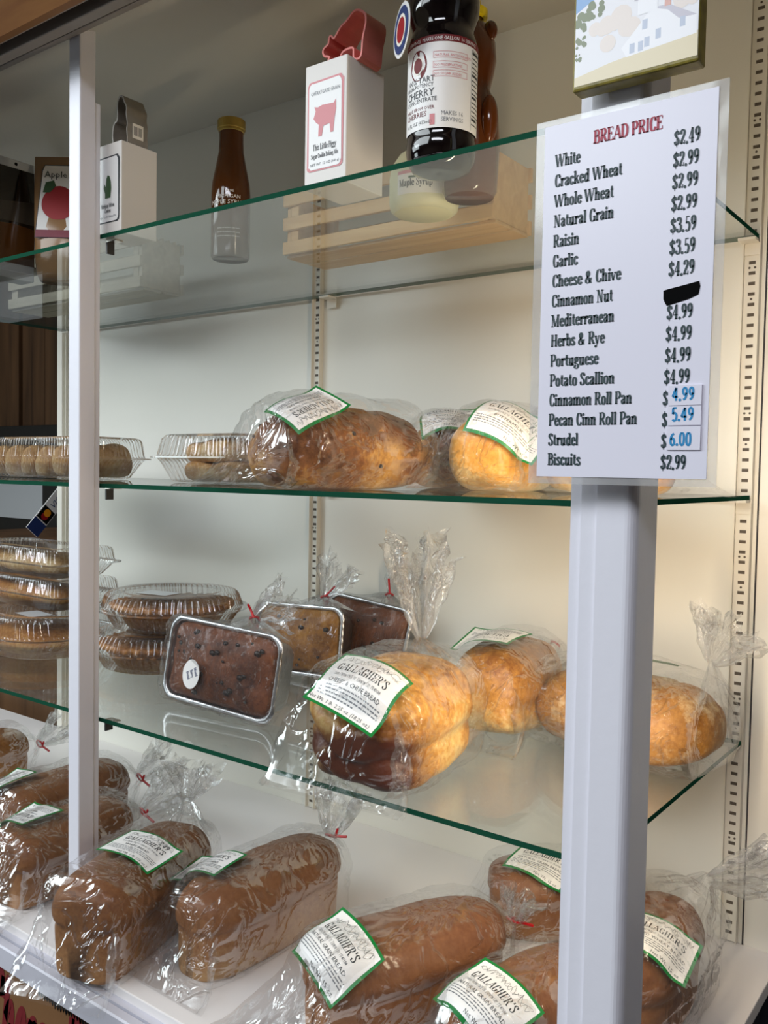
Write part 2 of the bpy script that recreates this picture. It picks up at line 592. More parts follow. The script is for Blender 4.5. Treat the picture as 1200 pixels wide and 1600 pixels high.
# ------------------------------------------------------------------ lettering: condensed serif drawn with a broad pen
GL = {
 'A': (.62, "l .05,0 .31,1;L .32,1 .57,0;l .15,.34 .46,.34;S .06,0;S .57,0"),
 'B': (.56, "L .14,0 .14,1;C .14,.98 .34,.97 .43,.77 .34,.55 .14,.53;C .14,.53 .38,.51 .48,.27 .38,.03 .14,.02;S .1,0;S .1,1"),
 'C': (.54, "C .48,.72 .42,.93 .3,.985 .17,.9 .11,.5 .17,.1 .3,.015 .42,.08 .49,.27;l .48,.7 .48,.97"),
 'D': (.6, "L .14,0 .14,1;C .14,.98 .36,.96 .5,.75 .52,.5 .5,.25 .36,.04 .14,.02;S .1,0;S .1,1"),
 'E': (.52, "L .14,0 .14,1;l .1,.98 .46,.98;l .14,.52 .36,.52;l .1,.02 .47,.02;l .46,.98 .46,.78;l .47,.02 .47,.24;l .36,.62 .36,.42;S .1,0;S .1,1"),
 'G': (.58, "C .48,.74 .42,.94 .3,.985 .17,.9 .11,.5 .17,.1 .3,.015 .42,.05 .48,.14;L .48,0 .48,.42;S .47,.42;l .48,.72 .48,.97"),
 'H': (.64, "L .15,0 .15,1;L .5,0 .5,1;l .15,.52 .5,.52;S .15,0;S .15,1;S .5,0;S .5,1"),
 'I': (.3, "L .15,0 .15,1;S .15,0;S .15,1"),
 'L': (.5, "L .14,0 .14,1;l .1,.02 .45,.02;l .45,.02 .45,.26;S .14,1;S .1,0"),
 'M': (.8, "l .12,0 .12,1;L .14,1 .38,.05;l .39,.05 .64,1;L .65,0 .65,1;S .12,0;S .65,0;S .09,1;S .68,1"),
 'N': (.66, "l .13,0 .13,1;L .15,1 .5,0;l .52,0 .52,1;S .13,0;S .09,1;S .52,1"),
 'P': (.54, "L .14,0 .14,1;C .14,.98 .36,.97 .47,.73 .36,.47 .14,.45;S .14,0;S .1,1"),
 'R': (.6, "L .14,0 .14,1;C .14,.98 .36,.97 .45,.75 .36,.53 .14,.51;L .3,.51 .5,.02;S .14,0;S .1,1;S .53,0"),
 'S': (.48, "C .4,.76 .34,.95 .22,.98 .11,.87 .12,.7 .24,.54 .37,.37 .39,.15 .25,.02 .12,.06 .07,.26;l .4,.74 .4,.97;l .07,.03 .07,.28"),
 'W': (.92, "L .06,1 .27,0;l .27,0 .45,1;L .45,1 .65,0;l .65,0 .85,1;S .08,1;S .45,1;S .84,1"),
 'a': (.46, "C .09,.5 .13,.63 .23,.66 .32,.58 .34,.45;L .34,.5 .34,.08 .42,.02;C .34,.4 .16,.33 .1,.17 .17,.02 .27,.06 .34,.18"),
 'b': (.48, "L .13,0 .13,1.02;C .13,.5 .25,.65 .36,.58 .41,.33 .35,.07 .25,.01 .13,.14;S .09,1.0"),
 'c': (.4, "C .35,.47 .3,.63 .21,.655 .12,.56 .09,.33 .13,.1 .22,.01 .31,.06 .36,.2"),
 'd': (.5, "L .37,0 .37,1.02;C .37,.5 .26,.65 .15,.58 .1,.33 .15,.07 .25,.01 .37,.14;S .33,1.0;S .41,0"),
 'e': (.42, "C .1,.36 .36,.38 .36,.46 .31,.62 .22,.655 .13,.57 .09,.33 .13,.1 .23,.01 .31,.06 .37,.18"),
 'g': (.44, "C .3,.62 .2,.66 .12,.58 .12,.38 .2,.3 .29,.36 .3,.54 .22,.65;C .16,.3 .08,.2 .2,.13 .34,.06 .38,-.1 .26,-.25 .1,-.22 .07,-.1 .18,.02;l .3,.62 .4,.66"),
 'h': (.52, "L .13,0 .13,1.02;C .13,.48 .22,.62 .31,.65 .38,.55 .38,.4;L .38,.45 .38,0;S .13,0;S .39,0;S .09,1.0"),
 'i': (.26, "L .13,0 .13,.66;S .13,0;S .09,.64;D .13,.88"),
 'k': (.5, "L .13,0 .13,1.02;l .13,.26 .38,.62;L .23,.42 .42,.02;S .13,0;S .09,1.0;S .38,.63;S .42,0"),
 'l': (.26, "L .13,0 .13,1.02;S .13,0;S .09,1.0"),
 'm': (.76, "L .13,0 .13,.66;C .13,.48 .22,.62 .31,.65 .37,.55 .37,.4;L .37,.45 .37,0;C .37,.48 .46,.62 .55,.65 .62,.55 .62,.4;L .62,.45 .62,0;S .13,0;S .37,0;S .62,0;S .09,.64"),
 'n': (.52, "L .13,0 .13,.66;C .13,.48 .22,.62 .31,.65 .38,.55 .38,.4;L .38,.45 .38,0;S .13,0;S .39,0;S .09,.64"),
 'o': (.46, "C .23,.655 .12,.56 .09,.33 .12,.1 .23,.01 .34,.1 .37,.33 .34,.56 .23,.655"),
 'p': (.48, "L .13,-.28 .13,.66;C .13,.5 .25,.65 .36,.58 .41,.33 .35,.07 .25,.01 .13,.14;S .13,-.28;S .09,.64"),
 'r': (.38, "L .13,0 .13,.66;C .13,.45 .2,.6 .29,.63 .35,.57;D .33,.55;S .13,0;S .09,.64"),
 's': (.38, "C .31,.52 .26,.64 .18,.655 .1,.58 .1,.46 .19,.36 .29,.25 .3,.1 .19,.01 .1,.04 .06,.17"),
 't': (.32, "L .15,.9 .15,.12 .22,.02 .31,.1;l .03,.64 .29,.64"),
 'u': (.52, "L .13,.64 .13,.2;C .13,.25 .14,.06 .22,.01 .3,.06 .38,.2;L .38,0 .38,.66;S .09,.64;S .34,.64;S .42,0"),
 'v': (.44, "L .06,.64 .22,0;l .22,0 .38,.64;S .06,.64;S .37,.64"),
 'y': (.46, "L .07,.64 .23,.02;l .39,.64 .2,-.12 .1,-.26;D .09,-.22;S .07,.64;S .38,.64"),
 '&': (.66, "C .5,.34 .42,.12 .27,.01 .12,.08 .1,.3 .26,.52 .36,.72 .3,.95 .19,.9 .16,.72 .28,.42 .42,.15 .57,.02;S .5,.42"),
 "'": (.2, "L .1,1.02 .1,.76"),
 '.': (.22, "D .1,.06"),
 '$': (.48, "C .39,.72 .33,.9 .22,.93 .11,.83 .12,.68 .24,.52 .36,.37 .37,.17 .24,.06 .12,.1 .08,.27;l .23,1.08 .23,-.1"),
 '0': (.46, "C .23,.985 .12,.85 .09,.5 .12,.15 .23,.015 .34,.15 .37,.5 .34,.85 .23,.985"),
 '2': (.46, "C .1,.7 .11,.9 .22,.985 .35,.88 .34,.66 .2,.36 .08,.04;L .09,.06 .25,.1 .38,.04;l .38,.03 .39,.26"),
 '3': (.46, "C .1,.78 .14,.94 .23,.985 .34,.88 .33,.65 .2,.53;C .2,.53 .35,.47 .38,.26 .32,.07 .2,.01 .1,.08 .08,.25"),
 '4': (.48, "l .29,1 .05,.32;l .05,.3 .43,.3;L .3,0 .3,1;S .3,0"),
 '5': (.46, "l .12,.98 .36,.98;l .13,.98 .11,.52;C .11,.53 .22,.62 .34,.52 .38,.32 .32,.08 .2,.01 .09,.1"),
 '6': (.46, "C .34,.92 .2,.8 .11,.5 .12,.15 .23,.015 .34,.12 .36,.32 .3,.52 .2,.54 .12,.42"),
 '9': (.46, "C .12,.07 .26,.18 .35,.5 .34,.85 .23,.985 .12,.88 .1,.68 .16,.48 .26,.46 .34,.58"),
 '1': (.4, "L .2,0 .2,1;l .08,.85 .2,1;S .2,0"),
 '8': (.46, "C .23,.98 .12,.9 .12,.72 .23,.55 .36,.35 .36,.12 .23,.015 .1,.12 .1,.35 .23,.55 .34,.72 .34,.9 .23,.98"),
 ',': (.2, "L .1,.08 .07,-.1"),
 ' ': (.26, ""),
}
GL['7'] = (.42, "l .07,.97 .37,.97;L .36,.97 .16,0")
GL['T'] = (.56, "L .28,0 .28,1;l .04,.98 .52,.98;l .05,.98 .05,.78;l .51,.98 .51,.78;S .28,0")
GL['Y'] = (.58, "L .06,1 .29,.48;l .29,.48 .52,1;L .29,0 .29,.5;S .29,0;S .08,1;S .51,1")
GL['w'] = (.64, "L .05,.64 .19,0;l .19,0 .32,.64;L .32,.64 .45,0;l .45,0 .58,.64;S .06,.64;S .57,.64")
GL['x'] = (.44, "L .06,.64 .38,0;l .06,0 .37,.64")
GL['f'] = (.32, "C .3,.95 .22,1.02 .15,.9 .14,.6;L .14,.7 .14,0;l .03,.62 .28,.62;S .14,0")


def ribbon(pts, w):
    """polyline -> quad strip; w(direction) gives the half width"""
    n = len(pts)
    vs = []
    for i in range(n):
        t = pts[min(i + 1, n - 1)] - pts[max(i - 1, 0)]
        if t.length < 1e-9: t = Vector((1, 0))
        t.normalize()
        h = w(t)
        nrm = Vector((-t.y, t.x))
        vs += [pts[i] + nrm * h, pts[i] - nrm * h]
    return vs, [(2 * i, 2 * i + 1, 2 * i + 3, 2 * i + 2) for i in range(n - 1)]


def lettering(text, size, sx=1.0, thick=.135, thin=.05, mono=None, slant=0, serif=True, track=0):
    """list of (verts2d, faces) pieces, plus the width; size = capital height, sx = horizontal squeeze"""
    pieces, x = [], 0.0
    for ch in text:
        wd, spec = GL.get(ch, GL['o'])
        for st in spec.split(';'):
            if not st: continue
            k, *pp = st.split(' ')
            P = [Vector([float(a) for a in p.split(',')]) for p in pp]
            if k == 'S':
                if not serif or mono: continue
                h = .11
                pts = [P[0] + Vector((-h, 0)), P[0] + Vector((h, 0))]
                y = P[0].y
                dy = thin * .5 if y < .1 else -thin * .5
                pts = [q + Vector((0, dy)) for q in pts]
                vs, fs = ribbon(pts, lambda t: thin * .55)
            elif k == 'D':
                r = thick * .62 if not mono else mono * .7
                vs = [P[0] + Vector((r * 1.0 * math.cos(a * PI / 4), r * math.sin(a * PI / 4))) for a in range(8)]
                fs = [tuple(range(8))]
            else:
                if k == 'C': P = catmull(P, 5)
                if mono:
                    vs, fs = ribbon(P, lambda t: mono / 2)
                elif k == 'l':
                    vs, fs = ribbon(P, lambda t: thin / 2)
                else:
                    vs, fs = ribbon(P, lambda t: (thin + (thick - thin) * abs(t.y) ** 1.4) / 2)
            out = []
            for q in vs:
                out.append(((x + q.x + slant * q.y) * size * sx, q.y * size))
            pieces.append((out, fs))
        x += wd + track
    return pieces, x * size * sx


_font_cache = {}


def sans(text, size, bold=False):
    """plain small print from Blender's built-in font, flat triangles"""
    k = (text,)
    if k not in _font_cache:
        cu = bpy.data.curves.new('text', 'FONT')
        cu.body = text
        cu.resolution_u = 1
        ob = bpy.data.objects.new('text', cu)
        C.objects.link(ob)
        dg = bpy.context.evaluated_depsgraph_get()
        me = bpy.data.meshes.new_from_object(ob.evaluated_get(dg))
        _font_cache[k] = ([(v.co.x, v.co.y) for v in me.vertices], [tuple(p.vertices) for p in me.polygons])
        bpy.data.objects.remove(ob)
        bpy.data.curves.remove(cu)
        bpy.data.meshes.remove(me)
    vs, fs = _font_cache[k]
    w = max([v[0] for v in vs] or [0])
    return [([(x * size, y * size) for x, y in vs], fs)], w * size


def place(pieces, x, y, rot=0):
    c, s = math.cos(rot), math.sin(rot)
    return [([(x + a * c - b * s, y + a * s + b * c) for a, b in vs], fs) for vs, fs in pieces]


def rect2(x0, x1, y0, y1, nx=1, ny=1):
    vs = [(x0 + (x1 - x0) * i / nx, y0 + (y1 - y0) * j / ny) for j in range(ny + 1) for i in range(nx + 1)]
    fs = [(j * (nx + 1) + i, j * (nx + 1) + i + 1, (j + 1) * (nx + 1) + i + 1, (j + 1) * (nx + 1) + i) for j in range(ny) for i in range(nx)]
    return (vs, fs)


def wiggle(x0, x1, y, h, n, seed):
    """thin sketched skyline line"""
    rnd = random.Random(seed)
    P = []
    x = x0
    while x < x1:
        P.append(Vector((x, y + rnd.uniform(-.2, 1) * h)))
        x += rnd.uniform(.2, 1.0) * (x1 - x0) / n
        if rnd.random() < .3:
            P.append(Vector((x - rnd.uniform(.3, .8) * (x1 - x0) / n, y + rnd.uniform(.3, 1.1) * h)))
    return catmull(P, 4)


def label_art(name, wt, w=.078, h=.060, seed=1, price=None):
    """2D pieces of the bakery label, (pieces, material, layer)"""
    out = []
    nx, ny = 26, 20
    arch = .06 * h

    def warp(vs):
        return [(x, y + arch * (1 - (2 * x / w) ** 2) * (1 if y > 0 else .5)) for x, y in vs]
    b = .0035
    out.append(([rect2(-w / 2, w / 2, -h / 2, h / 2, nx, ny)], M['green'], 0))
    out.append(([rect2(-w / 2 + b, w / 2 - b, -h / 2 + b, h / 2 - b, nx, ny)], M['white'], 1))
    sk = []
    for k in range(2):
        P = wiggle(-w * .4, w * .42, h * .27, h * .13, 15, seed + k * 9)
        sk.append(ribbon(P, lambda t: .00016))
    out.append(([([tuple(v) for v in vs], fs) for vs, fs in sk], M['ink'], 2))
    p, wd = lettering("GALLAGHER'S", h * .135, 1.05, thick=.13, thin=.05, track=.04)
    s = min(1.25, w * .72 / wd)
    p = [([(x * s, y * s) for x, y in vs], fs) for vs, fs in p]
    out.append((place(p, -w * .37, h * .07), M['ink'], 2))
    p, wd = sans('Farm Market M-72 W. Traverse City, MI 49684', h * .058)
    s = w * .66 / wd
    p = [([(x * s, y * s) for x, y in vs], fs) for vs, fs in p]
    out.append((place(p, -w * .34, -h * .01), M['ink2'], 2))
    p, wd = sans(name, h * .09)
    s = min(1, w * .8 / wd)
    p = [([(x * s, y * s) for x, y in vs], fs) for vs, fs in p]
    out.append((place(p, -wd * s / 2, -h * .12), M['ink'], 2))
    rnd = random.Random(seed)
    bars = []
    for r in range(4):
        x = -w * .42
        y = -h * (.18 + .045 * r)
        end = w * (.42 if r < 3 else .1)
        while x < end:
            l = rnd.uniform(.002, .006)
            bars.append(rect2(x, min(x + l, end), y, y + h * .017, 2, 1))
            x += l + .0012
    out.append((bars, M['ink2'], 2))
    p, wd = sans(wt, h * .085)
    out.append((place(p, w * .40 - wd, -h * .42), M['ink'], 2))
    if price:
        p, wd = lettering(price, h * .14, 1, mono=.1)
        out.append((place(p, w * .14, h * .24), M['ink'], 2))
    return [([(warp(vs), fs) for vs, fs in pc], m, ly) for pc, m, ly in out]


def drape(art, bvh, centre, right, upv, mb, off=.004, step=.00025, far=.2):
    """lay the flat art on a surface by dropping each point along the art's own normal"""
    right = Vector(right).normalized()
    upv = Vector(upv)
    nrm = right.cross(upv).normalized()
    upv = nrm.cross(right)
    centre = Vector(centre)
    mean = []
    cache = []
    for pieces, m, ly in art:
        for vs, fs in pieces:
            pts = []
            for x, y in vs:
                o = centre + right * x + upv * y
                hit = bvh.ray_cast(o + nrm * far, -nrm, far * 1.6)
                pts.append((o, (o - hit[0]).dot(nrm) if hit[0] is not None else None))
            cache.append((pts, fs, m, ly))
            mean += [d for _, d in pts if d is not None]
    dmax = sorted(mean)[int(len(mean) * .75)] if mean else 0
    for pts, fs, m, ly in cache:
        out = []
        for o, d in pts:
            d = dmax + .007 if d is None else (d if d < dmax else dmax + .007 * math.tanh((d - dmax) / .007))
            out.append(o - nrm * d + nrm * (off + step * ly))
        mb.add(out, fs, m)


def flat_art(pieces, m, mb, origin, right, upv, off=0):
    right, upv = Vector(right).normalized(), Vector(upv).normalized()
    n = right.cross(upv)
    for vs, fs in pieces:
        mb.add([Vector(origin) + right * x + upv * y + n * off for x, y in vs], fs, m)


# ------------------------------------------------------------------ loaves and bags
PROF = {
    'pan': [(0, 0), (.34, 0), (.42, .05), (.436, .25), (.452, .44), (.446, .495), (.456, .53), (.494, .60), (.5, .72), (.4, .9), (.22, .985), (0, 1)],
    'hearth': [(0, 0), (.32, 0), (.44, .07), (.475, .2), (.455, .33), (.445, .37), (.47, .42), (.5, .52), (.485, .68), (.41, .85), (.26, .96), (.12, .995), (0, 1)],
    'round': [(0, 0), (.3, 0), (.43, .11), (.5, .34), (.49, .55), (.42, .76), (.27, .92), (.13, .985), (0, 1)],
}


def profile(kind, n=64):
    P = PROF[kind]
    P = P + [(-a, b) for a, b in P[-2:0:-1]]
    Q = catmull([(a, b) for a, b in P], 8, True)
    d = [0]
    for i in range(len(Q)):
        d.append(d[-1] + (Q[(i + 1) % len(Q)] - Q[i]).length)
    out = []
    j = 0
    for k in range(n):
        t = d[-1] * k / n
        while d[j + 1] < t: j += 1
        f = (t - d[j]) / max(1e-9, d[j + 1] - d[j])
        out.append(Q[j].lerp(Q[(j + 1) % len(Q)], f))
    return out


def loaf_rings(kind, L, W, H, pe, grow=0, n=64, nt=33, lump=0, seed=0, slash=0, taper=0, fold=0):
    P = profile(kind, n)
    R = []
    off = Vector((seed * 3.1, seed * 1.7, seed * .9))
    for i in range(nt):
        t = math.sin((i / (nt - 1) - .5) * PI)
        t = max(-.9995, min(.9995, t))
        s = (1 - abs(t) ** pe) ** (1 / pe)
        tp = 1 - taper * (t + 1) / 2
        ring = []
        for q in P:
            if kind == 'pan':
                ex = 6 if pe >= 4 else 3.4
                s = (1 - abs(t) ** ex) ** (1 / ex)
                sd = (1 - abs(t) ** pe) ** (1 / pe)
                x = q.x * W * s * (1 - (.10 * abs(t) ** 3 if q.y > .5 else 0))
                z = H * (q.y if q.y < .52 else .52 + (q.y - .52) * (.42 + .58 * sd))
            else:
                x, z = q.x * W * s * tp, H * (.42 + (q.y - .42) * s * (1 if q.y < .42 else tp))
            yy = t * L / 2
            if kind == 'pan':
                yy *= 1 - .036 * max(0, min(1, (.60 - q.y) / .12))
            p = Vector((x, yy, z))
            d = Vector((q.x, t * .3 * abs(t), (q.y - .42))).normalized()
            a = grow
            if lump:
                a += lump * (noise.noise(p * 16 + off) + .5 * noise.noise(p * 40 + off))
                if fold and t < -.1: a += fold * min(1, (-.1 - t) * 1.6) * (abs(math.sin(p.z * 75 + p.x * 14 + 2 * noise.noise(p * 14 + off))) - .6)
            if slash and q.y > .6:
                a -= slash * max(0, math.sin(t * 9 + x * 14 + seed)) ** 6
            p += d * a
            if p.z < 0: p.z = 0
            ring.append(p)
        R.append(ring)
    return R


def bread(name, mat_, kind, L, W, H, pe, parent, lump=.002, seed=0, slash=0, bits=0, taper=0, fold=0):
    mb = MB()
    mb.rings(loaf_rings(kind, L, W, H, pe, 0, 96, 57, lump, seed, slash, taper, fold), mat_, True, True)
    if bits:
        rnd = random.Random(seed)
        bv = hull(kind, L, W, H, pe, 0)
        for k in range(bits):
            d = Vector((rnd.uniform(-1, 1), rnd.uniform(-1, 1), rnd.uniform(-.2, 1))).normalized()
            hit = bv.ray_cast(Vector((0, 0, H * .4)) + Vector((0, rnd.uniform(-.3, .3) * L, 0)), d)
            if hit[0] is None: continue
            r = rnd.uniform(.002, .0045)
            b = bmesh.new()
            bmesh.ops.create_icosphere(b, subdivisions=2, radius=r)
            mb.add([v.co * (1 + .25 * noise.noise(v.co * 300)) * .9 + hit[0] - d * r * .55 for v in b.verts], [tuple(v.index for v in f.verts) for f in b.faces], M['raisin'])
            b.free()
    return mb.build(name, parent, smooth=True)


def hull(kind, L, W, H, pe, grow):
    R = loaf_rings(kind, L, W, H, pe, grow, 48, 41)
    n = 48
    vs = [p for r in R for p in r]
    fs = [(j * n + i, j * n + (i + 1) % n, (j + 1) * n + (i + 1) % n, (j + 1) * n + i) for j in range(len(R) - 1) for i in range(n)]
    return BVHTree.FromPolygons(vs, fs)


def ruff(mb, base, direction, length, spread, seed, m, r0=.009, folds=9):
    """the gathered end of a bag: a crumpled fan opening from the tie"""
    d = Vector(direction).normalized()
    a = d.cross(Vector((.2, .1, 1)))
    if a.length < .1: a = d.cross(Vector((1, 0, 0)))
    a.normalize()
    b = d.cross(a)
    rnd = random.Random(seed)
    ph = [rnd.uniform(0, 6.28) for _ in range(4)]
    rings = []
    n, nt = 96, 18
    for j in range(nt):
        u = j / (nt - 1)
        rr = r0 + (spread - r0) * (u ** .8)
        ring = []
        for i in range(n):
            th = 2 * PI * i / n
            fold = .5 + .5 * math.sin(folds * th + ph[0] + 1.2 * math.sin(2 * th + ph[1]))
            fold2 = .5 + .5 * math.sin((folds * 2 + 3) * th + ph[2] + 3 * u)
            r = rr * (.35 + .65 * fold * (1 - .25 * u) + .22 * fold2 * u)
            q = d * (length * u * (1 + .18 * math.sin(3 * th + ph[3]) + .12 * fold2)) + (a * math.cos(th) * 1.15 + b * math.sin(th) * .75) * r
            q += Vector((noise.noise(q * 60 + Vector((seed, 0, 0))), noise.noise(q * 60 + Vector((0, seed, 7))), noise.noise(q * 60 + Vector((5, 0, seed))))) * .011 * u
            ring.append(Vector(base) + q)
        rings.append(ring)
    mb.rings(rings, m)


def bag(parent, kind, L, W, H, pe, seed, front=(0, 0), neck=None, tail=None, tail_len=.07, spread=.045, grow=.006,
        flap=.05, crinkle=.004, floor=.0012, tie=True, tie_dir=None, loose=1.0):
    """cellophane bag: flat flap at the front (-Y), loose over the loaf, gathered behind at neck, then a ruff"""
    P = profile(kind, 96)
    body = []
    off = Vector((seed * 2.3, seed * 5.1, seed * .7))
    neck = Vector(neck if neck else (0, L / 2 + .035, H * .55))
    fx, fz = front
    nt = 34
    st = []
    # flap: flat, wide, drooping to the shelf
    for k in range(7):
        u = k / 6
        wv = W * (1.1 + .12 * (1 - u))
        hh = .004 + (H * .66 - .004) * u ** 1.6
        st.append((-L / 2 - .007 - flap * (1 - u), wv * (.94 + .06 * u), hh, fx * (1 - u), max(0, fz * (1 - u)), .55 * (1 - u)))
    for k in range(nt):
        t = -1 + 1.98 * k / (nt - 1)
        pb = (10 if pe >= 4 else 6) if kind == 'pan' else pe + 2
        s = max(.72, (1 - min(1, abs(t)) ** pb) ** (1 / pb))
        st.append((t * L / 2 - (.004 if k < 2 else 0), (W * s + 2 * grow * loose), H * (.35 + .65 * s) + 1.3 * grow * loose, 0, 0, 0))
    for y, w, h, dx, dz, fl in st:
        ring = []
        for i, q in enumerate(P):
            x = q.x * w * (1 + fl * .1) + dx
            z = q.y * h + dz
            ring.append(Vector((x, y, z)))
        body.append(ring)
    # gather to the neck
    last = body[-1]
    c = sum(last, Vector()) / len(last)
    ng = 14
    for k in range(1, ng + 1):
        u = k / ng
        e = u ** .8
        cc = c.lerp(neck, u) + Vector((0, 0, 0))
        ring = []
        for i, q in enumerate(last):
            th = 2 * PI * i / len(last)
            pl = 1 + .3 * u * math.sin(11 * th + seed) + .16 * u * math.sin(23 * th + 2 * seed)
            ring.append(cc + (q - c) * (1 - e * .93) * pl)
        body.append(ring)
    for j, ring in enumerate(body):
        cen = sum(ring, Vector()) / len(ring)
        for i, p in enumerate(ring):
            d = (p - cen)
            if d.length > 1e-6: d.normalize()
            n1 = noise.noise(p * 22 + off)
            n2 = 1 - 2 * abs(noise.noise(Vector((p.x * 42, p.y * 24, p.z * 42)) + off))
            n3 = 1 - 2 * abs(noise.noise(p * 85 + off))
            a = crinkle * (.9 * n1 + .55 * n2 + .3 * n3)
            if j < 7: a *= 1.6
            q = p + d * max(a, -grow * .75)
            if floor is not None and q.z < floor: q.z = floor + .0005 * abs(n3)
            ring[i] = q
    mb = MB()
    mb.rings(body, M['bag'])
    o = mb.build('plastic_bag', parent, smooth=True, fix=False)
    if tail is not None:
        t = MB()
        ruff(t, neck, tail, tail_len, spread, seed, M['bagruff'])
        t.build('gathered_end', o, smooth=True, fix=False)
    if tie:
        t = MB()
        dv = Vector(tail if tail is not None else (0, 1, 0)).normalized()
        a = dv.cross(Vector((.3, .2, 1))).normalized()
        b = dv.cross(a)
        tube(t, [neck + (a * math.cos(x) + b * math.sin(x)) * .0085 for x in [2 * PI * k / 14 for k in range(15)]], .0016, M['red'], 6)
        td = Vector(tie_dir) if tie_dir else (a + b * .3)
        tube(t, [neck + td.normalized() * .008, neck + td.normalized() * .028 + Vector((0, 0, .002))], .002, M['red'], 6)
        tube(t, [neck + td.normalized() * .008, neck + td.normalized() * .012 + Vector((0, 0, .012))], .002, M['red'], 6)
        t.build('twist_tie', o)
    return o


def bagged_loaf(pos, deg, L, W, H, kind, pe, crustmat, label, seed, lab=None, lump=.002, slash=0, bits=0, grow=.006, group=None, taper=0, fold=0, **bagkw):
    """thing: bread, plastic_bag (> gathered_end, twist_tie), paper_label"""
    t = thing('bagged_bread', label, 'bread', pos, (0, 0, math.radians(deg)), group)
    bread('loaf', crustmat, kind, L, W, H, pe, t, lump, seed, slash, bits, taper, fold)
    bag(t, kind, L, W, H, pe, seed, grow=grow, **bagkw)
    if lab:
        # lab: text, weight, local x, y, rotation, tilt (forward), roll (sideways), scale
        nm, wt, lx, ly, rot, tilt, side, sc, price = lab
        bv = hull(kind, L, W, H, pe, grow * 1.25)
        art = label_art(nm, wt, .086 * sc, .066 * sc, seed, price)
        mrot = Matrix.Rotation(math.radians(side), 3, 'Y') @ Matrix.Rotation(math.radians(tilt), 3, 'X')
        nrm = mrot @ Vector((0, 0, 1))
        rr = mrot @ (Matrix.Rotation(math.radians(rot), 3, 'Z') @ Vector((1, 0, 0)))
        uu = nrm.cross(rr)
        mb = MB()
        start = Vector((lx, ly, H * .45)) + nrm * .05
        drape(art, bv, start, rr, uu, mb, off=.0035)
        mb.build('paper_label', t, fix=False)
    return t


# ================================================================== THE SETTING
ZT, ZM, ZB, ZD = 1.828, 1.485, 1.155, 0.875
YF = -.493
BAY = -.7625


def struct(name, mb, **k):
    return tag(mb.build(name, **k), kind='structure')


m = MB(); m.box(-6, 3.2, -4.6, 1.2, -.02, 0, M['floor']); struct('floor', m)
m = MB(); m.box(-6, 3.2, -4.6, 1.2, 2.85, 2.87, M['shopceil']); struct('ceiling', m)
m = MB(); m.box(-6.05, 3.25, -4.65, -4.6, 0, 2.85, M['wallpaint']); struct('wall_front', m)
m = MB(); m.box(3.2, 3.25, -4.6, 1.2, 0, 2.85, M['wallpaint']); struct('wall_right', m)
m = MB(); m.box(-6.05, -6.0, -4.6, 1.2, 0, 2.85, M['wallpaint']); struct('wall_left', m)
# stained vertical boards at the far end of the shop, seen past the case
m = MB()
x = -6.0
rb = random.Random(3)
while x < -1.3:
    w = rb.choice((.09, .14, .19))
    d = rb.choice((0, .018, .03))
    m.box(x, x + w - .004, 1.2 - .02 - d, 1.2, 0, 2.85, M['brown'])
    x += w
m.box(-6, 3.2, 1.2, 1.22, 0, 2.85, M['brown'])
struct('wall_far', m)
# white back panel of the case, with its joint by the right-hand strip
m = MB()
m.box(-1.555, .016, 0, .018, .80, 2.24, M['laminate'])
m.box(.0185, 1.6, -.0004, .018, .868, 2.24, M['laminate'])
m.box(.016, .0185, .004, .018, .80, 2.24, M['groove'])
m.box(.02, 1.6, 0, .018, 0, .866, M['groove'])
struct('wall_back', m)
m = MB(); m.box(-1.578, -1.557, -.012, .03, .80, 2.24, M['strip']); struct('trim_1', m, bevel=.002)
m = MB(); m.box(-2.3, -1.58, .02, .04, 2.04, 2.3, M['laminate']); struct('trim_2', m)
# sloping roof panel of the case
m = MB()
pr = [(-.53, 2.092), (.018, 2.208), (.018, 2.24), (-.53, 2.124)]
m.prism(pr, -2.4, 1.6, M['top_laminate'], 'x')
tag(m.build('case_roof'), 'greyish white sloping roof panel over the glass shelves', 'case roof')
# header with its door tracks and wooden valance
h = thing('case_header', 'dark grooved sliding-door header under a brown wooden valance', 'header', (0, -.57, 2.1))
m = MB()
m.box(-2.4, 1.6, .03, .04, -.016, .1, M['rail'])
m.box(-2.4, 1.6, .012, .03, .01, .1, M['track'])
m.box(-2.4, 1.6, -.004, .012, -.03, .1, M['rail'])
m.box(-2.4, 1.6, -.03, -.004, .0, .1, M['track'])
m.box(-2.4, 1.6, -.036, -.03, -.037, .1, M['rail'])
m.build('door_track', h, bevel=.0015)
m = MB(); m.prism([(-.036, -.04), (-.036, .5), (-.40, .5), (-.40, .255), (-.046, -.04)], -2.4, 1.6, M['valance'], 'x'); m.build('valance', h)

# deck of the case with its stepped front ledge
d = thing('display_deck', 'white laminate deck along the bottom of the case holding the brown loaves', 'deck', (-.75, -.3, .8))
m = MB(); m.box(-1.7, .818, -.2875, .2995, .055, .075, M['deck']); m.build('deck_board', d, bevel=.0015)
m = MB()
pf = [(-.278, .0745), (-.2862, .0745), (-.2862, .063), (-.2975, .063), (-.2975, .058), (-.3015, .058), (-.3015, .063), (-.3125, .063), (-.3145, .061), (-.3145, .034), (-.278, .034)]
m.prism(pf, -1.7, .818, M['ledge'], 'x'); m.build('front_ledge', d)
m = MB(); m.box(-1.7, .818, -.3012, -.2978, .0582, .0592, M['ledgegroove']); m.build('track_groove', d)
m = MB(); m.box(-1.7, .80, -.25, .27, -.8, .054, M['groove']); m.build('plinth', d)

